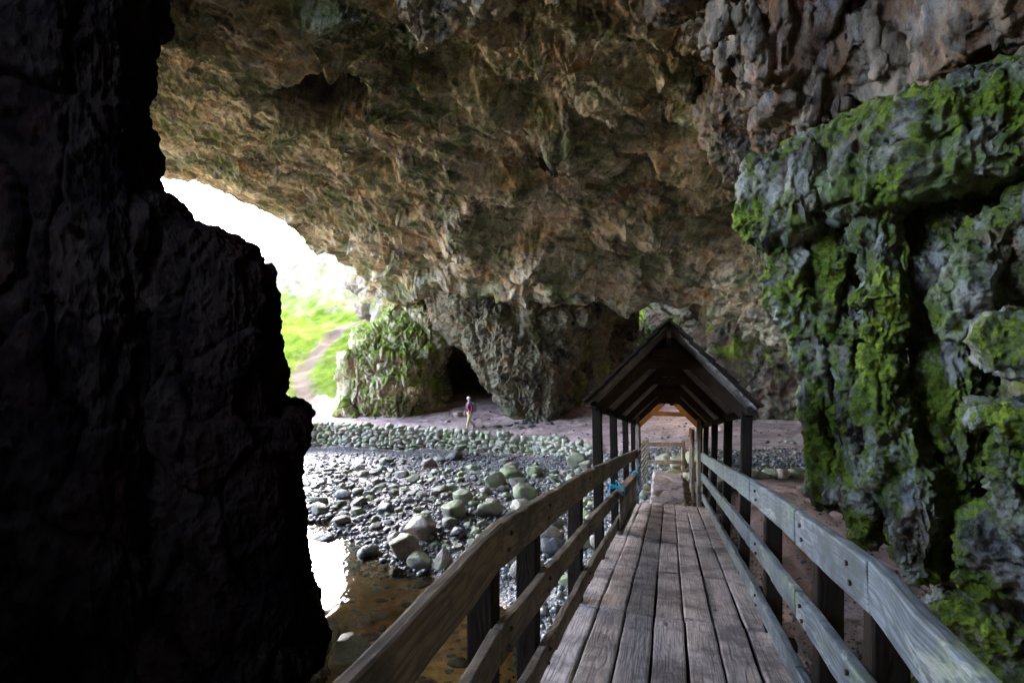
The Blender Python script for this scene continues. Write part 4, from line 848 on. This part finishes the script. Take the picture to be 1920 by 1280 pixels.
# boulders one can tell apart: (px, py of the foot, radius, kind, mesh, squash, label)
NAMED = [
 (648, 1258, .42, 'stone_dark', 10, .9, 'broken dark rock at the foot of the black left wall near the handrail'),
 (612, 1215, .30, 'stone_dark', 8, 1.1, 'dark jagged rock against the black left wall above the water'),
 (1085, 878, .40, 'stone_green', 4, 1.25, 'big round pale green boulder standing upright below the end of the stone wall'),
 (1001, 893, .30, 'stone_green', 1, 1.1, 'green rounded boulder between the pool of small boulders and the upright one'),
 (928, 912, .40, 'stone_green', 3, 1.1, 'smooth pale green dome-shaped boulder beside a shallow puddle'),
 (958, 896, .42, 'stone_green', 5, .7, 'long low green boulder lying behind the dome-shaped one'),
 (985, 938, .36, 'stone_green', 7, 1.0, 'rounded mossy boulder just left of the handrail'),
 (865, 945, .34, 'stone_green', 6, 1.1, 'pale yellow-green angular boulder in the middle of the cobbles'),
 (918, 972, .38, 'stone_green', 8, .95, 'squat grey-green boulder with a flat dark side'),
 (848, 975, .36, 'stone', 10, 1.1, 'blocky grey boulder with a square dark front'),
 (975, 958, .32, 'stone_brown', 9, .9, 'rounded brown-grey boulder under the sloping handrail'),
 (853, 862, .42, 'stone_dark', 2, .7, 'dark mossy slab-like boulder near the foot of the stone wall'),
 (825, 866, .26, 'stone_dark', 12, .8, 'dark boulder touching the left end of the slab by the stone wall'),
 (788, 1018, .46, 'stone_brown', 0, 1.15, 'large brown broken boulder with a pale mossy top at the water edge'),
 (758, 1046, .36, 'stone_brown', 14, 1.3, 'rounded brown boulder standing in the water left of the pointed one'),
 (783, 1066, .36, 'stone', 11, .6, 'flat dark grey boulder lying in the water before the pointed one'),
 (688, 1048, .22, 'stone_dark', 13, 1.1, 'dark round boulder alone in the stream'),
 (640, 1088, .24, 'stone_dark', 15, .6, 'low black boulder breaking the water by the dark rock'),
 (605, 1078, .19, 'stone_brown', 5, .7, 'small brown boulder at the foot of the dark rock'),
 (608, 1020, .30, 'stone_dark', 2, .55, 'flat dark boulder half behind the dark rock in the stream'),
 (618, 980, .17, 'stone_dark', 0, 1.1, 'dark angular boulder standing in the bright water'),
 (705, 1106, .12, 'stone', 3, .35, 'thin pale stone just breaking the water surface'),
 (670, 966, .22, 'stone_green', 6, .9, 'dark boulder with a bright moss cap on the left shore'),
 (1030, 1018, .30, 'stone', 7, 1.2, 'smooth round grey boulder seen between the handrail and the middle rail'),
 (985, 1090, .34, 'stone', 14, 1.3, 'tall pale boulder standing behind the left railing posts'),
 (1155, 1105, .26, 'stone', 1, 1., 'blue-grey round boulder below the left rails'),
 (858, 782, .30, 'stone_brown', 10, .8, 'squarish brown stone on the path left of the walking person'),
 (838, 791, .16, 'stone_brown', 9, .6, 'small flat stone on the path furthest left of the walking person'),
 (903, 803, .17, 'stone', 12, .6, 'small pale stone on the path just right of the walking person'),
 (932, 802, .22, 'stone_dark', 3, .7, 'dark low stone on the path further right of the walking person'),
 (1250, 868, .26, 'stone_green', 5, .9, 'pale green boulder under the two-bar barrier, the left one'),
 (1273, 880, .26, 'stone_green', 1, .9, 'pale green boulder by the right studs of the shelter end'),
 (1312, 868, .30, 'stone_green', 7, 1., 'pale boulder seen between the right shelter posts'),
 (1268, 900, .34, 'stone', 2, .55, 'flat grey stone laid beside the end of the slab path'),
 (1375, 925, .36, 'stone_dark', 4, .9, 'grey mossy boulder outside the right railing near the shelter'),
]
# the pointed pale boulder
def pointed():
    v, f = stone_np(77, 4, 6, .04, .9); h = (v[:, 2]-v[:, 2].min())/np.ptp(v[:, 2]); k = (1-h**1.1*.86); v[:, 0] *= k*.95; v[:, 1] *= k*.75; v[:, 2] = h*1.45; v[:, 0] += h*.12
    x, y, z = gp(830, 1066); r = .44; me = mesh_np('boulder', v, f); o = link('boulder', me, M['stone_brown']); o.location = (x, y, z-.12); o.scale = (r, r, r); occupied.append((x, y, r))
    tag(o, 'pale pointed pyramid-shaped boulder at the water edge beside the left railing', 'boulder')
pointed()
for px, py, r, mat, k, sq, lab in NAMED:
    x, y, z = gp(px, py); r *= 1.25; put_stone(x, y+r*.4, r, k, mat, lab, sq=sq)
# cobbles on the bank: individual ones of similar kind
rg = np.random.default_rng(21); cnt = 0; tries = 0
LAB = {'stone': 'grey rounded cobble among many alike on the stream bank', 'stone_green': 'pale green algae-covered cobble among many alike on the stream bank', 'stone_dark': 'dark wet cobble among many alike on the stream bank', 'stone_brown': 'brown rounded cobble among many alike on the stream bank'}
def bank_px():
    while True:
        px, py = rg.uniform(585, 1240), rg.uniform(868, 1130)
        dens = np.interp(py, [868, 890, 915, 1010, 1050, 1130], [.12, .5, 1, 1, .55, .3])
        if px < 740 and py > 965+(px-590)*.35: continue
        if px < 860 and py > 1060: continue
        if py > 1070 and px < 1000: continue
        if px > 1120 and py < 1000: continue
        if rg.random() < dens: return px, py
while cnt < 285 and tries < 16000:
    tries += 1; px, py = bank_px(); x, y, z = gp(px, py)
    r = float(np.clip(rg.lognormal(-1.5, .45), .08, .5)); r *= np.interp(py, [868, 960], [.8, 1.])
    if any((x-a)**2+(y-b)**2 < (r*.85+c_*.85)**2 for a, b, c_ in occupied): continue
    if z < WZ-.22: continue
    right = sstep(760, 900, px); m = rg.random()
    mat = 'stone_green' if m < .10+.38*right else 'stone' if m < .62+.15*right else 'stone_dark' if m < .88 else 'stone_brown'
    put_stone(x, y, r, int(rg.integers(16)), mat, LAB[mat], 'cobble', 'cobble', 'cobbles scattered on the stream bank', sq=float(rg.uniform(.55, 1.15)), sink=float(rg.uniform(.3, .7)), tilt=float(rg.normal()*.15)); cnt += 1
print('cobbles', cnt)
# edging stones of the lower path on the right
for i, px in enumerate((1404, 1424, 1446, 1466, 1490, 1360)):
    x, y, z = gp(px, 893+ (i % 2)*2); put_stone(x, y, rg.uniform(.22, .32), int(rg.integers(16)), ['stone_brown', 'stone', 'stone_green'][i % 3], 'rounded edging stone in the row beside the pink path on the right', 'edging_stone', 'stone', 'edging stones along the right path', sq=.7)
# slabs by the foot of the pillar
for i in range(16):
    x, y, z = gp(rg.uniform(955, 1035), rg.uniform(790, 806)); put_stone(x, y, rg.uniform(.13, .26), int(rg.integers(16)), 'stone_dark', 'small dark slab in the cluster on the path below the big rock pillar', 'slab_stone', 'stone', 'dark slabs on the path below the pillar', sq=.5)
# rubble at the shelter end
for i in range(22):
    u = rg.choice([-1, 1])*rg.uniform(.45, .75); s = rg.uniform(11.1, 14.2); p = B(u, s, 0)
    put_stone(p[0], p[1], rg.uniform(.10, .20), int(rg.integers(16)), ['stone', 'stone_dark', 'stone_green'][i % 3], 'loose stone heaped beside the slab path inside the shelter', 'rubble_stone', 'stone', 'loose stones beside the slab path', sq=.9, zoff=.10)

# gravel and pebbles nobody could count
def pebbles():
    lo = [stone_np(300+k, 1, 3, .04, .85) for k in range(6)]
    V = []; F_ = []; n = 0; CO = []; N = int(15000*max(Q, .6))
    pts = []
    while len(pts) < N:
        a = rg.random()
        if a < .62: px, py = rg.uniform(575, 1250), 852+ (rg.random()**1.25)*230
        elif a < .76: px, py = rg.uniform(1200, 1520), rg.uniform(842, 890)
        elif a < .88: px, py = rg.uniform(960, 1260), rg.uniform(980, 1280)
        else: px, py = rg.uniform(1360, 1800), rg.uniform(890, 1270)
        pts.append((px, py, a))
    for _ in range(420): pts.append((rg.uniform(690, 1490), rg.uniform(758, 835), .9))
    pts = np.array(pts); N = len(pts); yy = np.geomspace(3, 34, 500)
    for i0 in range(0, N, 1500):
        pp = pts[i0:i0+1500]; X = (pp[:, 0:1]-960)/F*yy; Z = (640-pp[:, 1:2])/F*yy; G = ground(X.ravel(), np.tile(yy, len(pp)), False).reshape(X.shape)
        k = np.argmax(Z < G, axis=1); x = X[np.arange(len(pp)), k]+rg.normal(size=len(pp))*.05; y = yy[k]+rg.normal(size=len(pp))*.05; g = ground(x, y)
        for j in range(len(pp)):
            zone = pp[j, 2]; r = rg.lognormal(-3.0, .42) if zone < .62 or .76 < zone < .88 else rg.lognormal(-3.15, .35) if zone < .76 else rg.lognormal(-2.9, .4) if pp[j, 1] < 836 else rg.lognormal(-4.1, .4)
            r = min(r, .13); v, f = lo[int(rg.integers(6))]; a_ = rg.random()*6.28; ca, sa = math.cos(a_), math.sin(a_)
            s3 = np.array([r, r*rg.uniform(.7, 1), r*rg.uniform(.7, 1.2)]); w = v*s3; w = np.stack([w[:, 0]*ca-w[:, 1]*sa, w[:, 0]*sa+w[:, 1]*ca, w[:, 2]], 1)
            V.append(w+[x[j], y[j], g[j]+r*.3]); F_.append(f+n); n += len(v); CO.append(np.full(len(v), rg.random()))
    for _ in range(900):
        x, y = rg.uniform(-6.5, 1.6), rg.uniform(3.5, 16); g = gz(x, y)
        if g > WZ-.05: continue
        r = min(rg.lognormal(-2.5, .6), .3); v, f = lo[int(rg.integers(6))]; w = v*np.array([r, r*.8, r*.45])
        V.append(w+[x, y, g+r*.1]); F_.append(f+n); n += len(v); CO.append(np.full(len(v), rg.uniform(.66, .72)))
    V = np.concatenate(V); me = mesh_np('pebbles', V, np.concatenate(F_), True, dict(tone=np.concatenate(CO)))
    t = NT('pebble_stone'); tn = t.attr('tone'); c_ = t.ramp(tn, [(0, (.035, .037, .045)), (.25, (.09, .09, .10)), (.5, (.15, .14, .125)), (.7, (.20, .155, .115)), (.85, (.14, .165, .09)), (1, (.36, .35, .36))])
    c_ = t.mix(t.ramp(t.noise(t.pos(), 30, 4), [(.35, .6), (.55, 0.)]), c_, (.03, .03, .03)); t.bsdf(c_, .4, None, .3)
    tag(link('pebbles', me, t.m), 'grey wet gravel and pebbles covering the stream bank', 'gravel', kind='stuff')
pebbles()

# ============================================================ dry stone wall along the path
def stone_wall():
    lo = [stone_np(500+k, 2, 6, .05, .72) for k in range(8)]; V = []; F_ = []; n = 0
    W = np.array([(gp(px, py)[:2]) for px, py in [(540, 836), (600, 836), (700, 839), (800, 842), (900, 847), (1000, 851), (1060, 853), (1118, 854)]])
    dd = np.r_[0, np.cumsum(np.linalg.norm(np.diff(W, axis=0), axis=1))]; L = dd[-1]
    top_py = lambda px: np.interp(px, [540, 600, 700, 800, 900, 960, 1000, 1050, 1100, 1120], [793, 794, 798, 805, 813, 818, 821, 823, 832, 845])
    zc = -.12
    while zc < 1.8:
        h = rg.uniform(.10, .16); s = rg.uniform(0, .2)
        while s < L:
            rw = rg.uniform(.11, .26); x = np.interp(s, dd, W[:, 0]); y = np.interp(s, dd, W[:, 1]); px = 960+F*x/y; gb = gz(x, y)
            zt = (640-top_py(px))/F*(y+.25)+.10*float(pn(np.array([[s*.8, 0, 0]]))[0])+.05*float(pn(np.array([[s*3., 5, 0]]))[0])
            z = gb+zc+.04*float(pn(np.array([[s*1.3, zc*3, 2]]))[0])
            if z < zt:
                for dep in (0, .32):
                    v, f = lo[int(rg.integers(8))]; a_ = rg.normal()*.35; ca, sa = math.cos(a_), math.sin(a_)
                    w = v*np.array([rw*rg.uniform(.85, 1.1), .19, h*rg.uniform(1., 1.6)]); w = np.stack([w[:, 0]*ca-w[:, 1]*sa, w[:, 0]*sa+w[:, 1]*ca, w[:, 2]], 1)
                    t_ = rg.normal()*.16; w = np.stack([w[:, 0]*math.cos(t_)-w[:, 2]*math.sin(t_), w[:, 1], w[:, 0]*math.sin(t_)+w[:, 2]*math.cos(t_)], 1)
                    V.append(w+[x+rg.normal()*.02, y+dep+rg.normal()*.05+zc*.12, z+h*.5+rg.normal()*.015]); F_.append(f+n); n += len(v)
            s += rw*1.75
        zc += h*1.15
    tag(link('stone_wall', mesh_np('stone_wall', np.concatenate(V), np.concatenate(F_)), M['wallstone']), 'low dry stone wall of rounded green-grey stones edging the path', 'wall')
stone_wall()
# ============================================================ walking person
def skin_body(name, J, E, mat, parent=None, sub=2):
    me = bpy.data.meshes.new(name); me.from_pydata([j[0] for j in J], E, []); o = bpy.data.objects.new(name, me); COL.objects.link(o)
    md = o.modifiers.new('s', 'SKIN'); md.use_smooth_shade = True
    for i, j in enumerate(J):
        r = j[1]; r = (r, r) if isinstance(r, (int, float)) else r; me.skin_vertices[0].data[i].radius = r
    me.skin_vertices[0].data[0].use_root = True
    o.modifiers.new('u', 'SUBSURF').levels = sub; dg = bpy.context.evaluated_depsgraph_get(); m2 = bpy.data.meshes.new_from_object(o.evaluated_get(dg)); bpy.data.objects.remove(o)
    m2.polygons.foreach_set('use_smooth', np.ones(len(m2.polygons), bool)); return link(name, m2, mat, parent)
def ellip(name, c, r, mat, parent, cut=None, rot=(0, 0, 0)):
    bm = bmesh.new(); bmesh.ops.create_uvsphere(bm, u_segments=24, v_segments=16, radius=1)
    if cut is not None: bmesh.ops.delete(bm, geom=[v for v in bm.verts if v.co.z < cut], context='VERTS')
    m = Euler(rot).to_matrix()
    for v in bm.verts: v.co = m@Vector((v.co.x*r[0], v.co.y*r[1], v.co.z*r[2]))+Vector(c)
    for f in bm.faces: f.smooth = True
    me = bpy.data.meshes.new(name); bm.to_mesh(me); bm.free(); return link(name, me, mat, parent)
skin = simple('skin', (.55, .36, .28), .6, bs=30, var=.1); mar = simple('maroon_cloth', (.20, .02, .07), .9, bs=20, var=.25); khk = simple('khaki_cloth', (.46, .36, .20), .9, bs=20, var=.2)
hat = simple('pale_cap', (.72, .70, .72), .9, bs=20, var=.1); pk = simple('grey_blue_nylon', (.22, .28, .33), .6, bs=20, var=.2); shoe = simple('grey_shoe', (.30, .29, .31), .8, bs=30); hairm = simple('grey_hair', (.16, .13, .12), .9)
px_, py_ = 881, 805
gx, gy, gzz = gp(px_, py_)
pe = tag(empty('person', (gx, gy, gzz), R(20)), 'person in a white cap, maroon jacket and khaki trousers walking along the path', 'person')
# figure faces -X/+Y (walking to the left, away); local: x forward
def X(x, y, z): return (-x, y, z)
J = [(X(0, 0, .95), (.13, .16)), (X(.01, 0, 1.10), (.12, .15)), (X(.02, 0, 1.28), (.12, .17)), (X(.02, 0, 1.42), (.09, .13)), (X(.035, 0, 1.50), .055), (X(.05, 0, 1.57), .06), (X(.055, 0, 1.66), (.095, .08)), (X(.05, 0, 1.73), (.07, .06)),
     (X(0, -.17, 1.40), .055), (X(-.08, -.22, 1.14), .043), (X(.03, -.24, .92), .032), (X(.05, -.24, .85), .03),
     (X(0, .17, 1.40), .055), (X(.10, .21, 1.15), .043), (X(.20, .21, .96), .032), (X(.23, .21, .90), .03),
     (X(0, -.09, .90), .085), (X(.10, -.09, .52), .06), (X(.20, -.09, .14), .042), (X(.21, -.09, .07), .04), (X(.33, -.09, .035), .03),
     (X(0, .09, .90), .085), (X(.04, .09, .50), .06), (X(-.22, .09, .20), .042), (X(-.25, .09, .12), .04), (X(-.15, .09, .04), .03)]
E = [(0, 1), (1, 2), (2, 3), (3, 4), (4, 5), (5, 6), (6, 7), (3, 8), (8, 9), (9, 10), (10, 11), (3, 12), (12, 13), (13, 14), (14, 15), (0, 16), (16, 17), (17, 18), (18, 19), (19, 20), (0, 21), (21, 22), (22, 23), (23, 24), (24, 25)]
skin_body('body', J, E, skin, pe)
def hand(c, d):
    c = np.array(c); Jh = [(tuple(c), .022), (tuple(c+[0, 0, -.05]), (.03, .018)), (tuple(c+[0, 0, -.09]), (.032, .014))]; Eh = [(0, 1), (1, 2)]
    for i in range(4):
        b = len(Jh); xx = (i-1.5)*.018; ln = [.07, .08, .075, .06][i]
        Jh += [(tuple(c+[xx, 0, -.10]), .009), (tuple(c+[xx*1.05, .006*d, -.10-ln*.5]), .008), (tuple(c+[xx*1.05, .022*d, -.10-ln]), .007)]; Eh += [(2, b), (b, b+1), (b+1, b+2)]
    b = len(Jh); Jh += [(tuple(c+[-.035, .008*d, -.05]), .010), (tuple(c+[-.05, .018*d, -.085]), .008)]; Eh += [(1, b), (b, b+1)]
    skin_body('hand', Jh, Eh, skin, pe)
hand(X(.05, -.24, .86), 1); hand(X(.23, .21, .91), -1)
JJ = [(X(0, 0, .93), (.155, .185)), (X(.01, 0, 1.10), (.15, .18)), (X(.02, 0, 1.28), (.15, .20)), (X(.02, 0, 1.43), (.10, .15)), (X(.03, 0, 1.49), .07),
      (X(0, -.18, 1.40), .075), (X(-.08, -.225, 1.14), .06), (X(.03, -.245, .90), .048), (X(0, .18, 1.40), .075), (X(.10, .215, 1.15), .06), (X(.20, .215, .95), .048)]
skin_body('jacket', JJ, [(0, 1), (1, 2), (2, 3), (3, 4), (3, 5), (5, 6), (6, 7), (3, 8), (8, 9), (9, 10)], mar, pe)
JT = [(X(0, 0, .95), (.14, .165)), (X(0, -.09, .88), .10), (X(.10, -.09, .52), .08), (X(.19, -.09, .15), .065), (X(0, .09, .88), .10), (X(.04, .09, .50), .08), (X(-.20, .09, .21), .065)]
skin_body('trousers', JT, [(0, 1), (1, 2), (2, 3), (0, 4), (4, 5), (5, 6)], khk, pe)
for cx, cz, ry in ((.26, .05, 0), (-.20, .09, .7)):
    ellip('shoe', X(cx, -.09 if cx > 0 else .09, cz), (.15, .05, .055), shoe, pe, rot=(0, -ry, 0))
ellip('hair', X(.02, 0, 1.66), (.10, .085, .10), hairm, pe)
cp = ellip('cap', X(.045, 0, 1.70), (.115, .095, .10), hat, pe, cut=-.15); ellip('brim', X(.15, 0, 1.69), (.07, .075, .012), hat, cp)
ellip('nose', X(.155, 0, 1.63), (.018, .012, .02), skin, pe)
bp = tag(empty('backpack', (gx, gy, gzz), R(20)), 'grey-blue backpack worn by the walking person', 'backpack')
bm = bmesh.new(); bmesh.ops.create_cube(bm, size=1); bmesh.ops.bevel(bm, geom=bm.edges[:], offset=.28, segments=4, affect='EDGES', profile=.6)
for v in bm.verts: v.co = Vector((.22+v.co.x*.19, v.co.y*.31, 1.20+v.co.z*.52))
for f in bm.faces: f.smooth = True
me = bpy.data.meshes.new('bag'); bm.to_mesh(me); bm.free(); link('bag', me, pk, bp)
bm = bmesh.new(); bmesh.ops.create_cube(bm, size=1); bmesh.ops.bevel(bm, geom=bm.edges[:], offset=.25, segments=3, affect='EDGES')
for v in bm.verts: v.co = Vector((.33+v.co.x*.07, v.co.y*.24, 1.10+v.co.z*.24))
me = bpy.data.meshes.new('front_pocket'); bm.to_mesh(me); bm.free(); link('front_pocket', me, pk, bp)
for sy in (-.11, .11):
    v, f = tube([(.12, sy, 1.42), (0, sy, 1.52), (-.13, sy, 1.42), (-.17, sy*1.1, 1.25), (-.08, sy*1.4, 1.05), (.14, sy*1.2, 1.0)], .018); link('strap', mesh_np('strap', v, f), pk, bp)

# ============================================================ little ferns on the mossy rock
fern = simple('fern_green', (.16, .36, .03), .6, bs=40, var=.3); redm = simple('red_stems', (.16, .04, .035), .7, bs=40)
def fern_plant(p, size, n, label, out=(-1, -.3, .2)):
    root = tag(empty('fern', tuple(p)), label, 'fern', None); V = []; F_ = []; m = 0; S = []; SF = []; sm = 0
    for k in range(n):
        d = np.array(out)+RNG.normal(size=3)*.65; d /= np.linalg.norm(d); side = np.cross(d, [0, 0, 1]); side /= np.linalg.norm(side)+1e-6; L = size*RNG.uniform(.6, 1.1)
        ts = np.linspace(0, 1, 7); C = d[None]*ts[:, None]*L + np.array([0, 0, -1.])[None]*(ts[:, None]**2)*L*.45
        v, f = tube(C, .0016, 4); S.append(v); SF.append(f+sm); sm += len(v)
        for i in range(1, 7):
            for sg in (-1, 1):
                w = L*.26*math.sin(math.pi*(.15+.8*ts[i])); a = C[i]; tip = a+side*sg*w+d*w*.5; q = [a-d*w*.12, tip-d*w*.12, tip, a+d*w*.22]
                V += q; F_.append([m, m+1, m+2, m+3]); m += 4
    link('fronds', mesh_np('fronds', np.array(V), np.array(F_), False), fern, root); link('stems', mesh_np('stems', np.concatenate(S), np.concatenate(SF)), redm, root)
for (px, py, size, n, lab) in [(1462, 478, .16, 9, 'small bright fern with red stems under the overhang tip'), (1530, 485, .15, 9, 'bright fern sprouting left of the rock column below the overhang'), (1560, 440, .13, 8, 'topmost little fern just below the overhang'), (1555, 505, .14, 8, 'fern with drooping dark red stems beside the rock column'), (1560, 640, .16, 12, 'leafy green fern clump low on the broken mossy column'), (1895, 405, .10, 5, 'tiny bright fern at the far right between two boulders')]:
    pr = P(px, py, 1.); dr = Vector(pr/np.linalg.norm(pr)); bpy.context.view_layer.update(); hit, loc, nn, idx, ob, mx = scene.ray_cast(bpy.context.evaluated_depsgraph_get(), Vector((0, 0, 0)), dr)
    if hit: fern_plant(np.array(loc)+np.array(nn)*.01, size, n, lab, tuple(np.array(nn)+[0, 0, .3]))
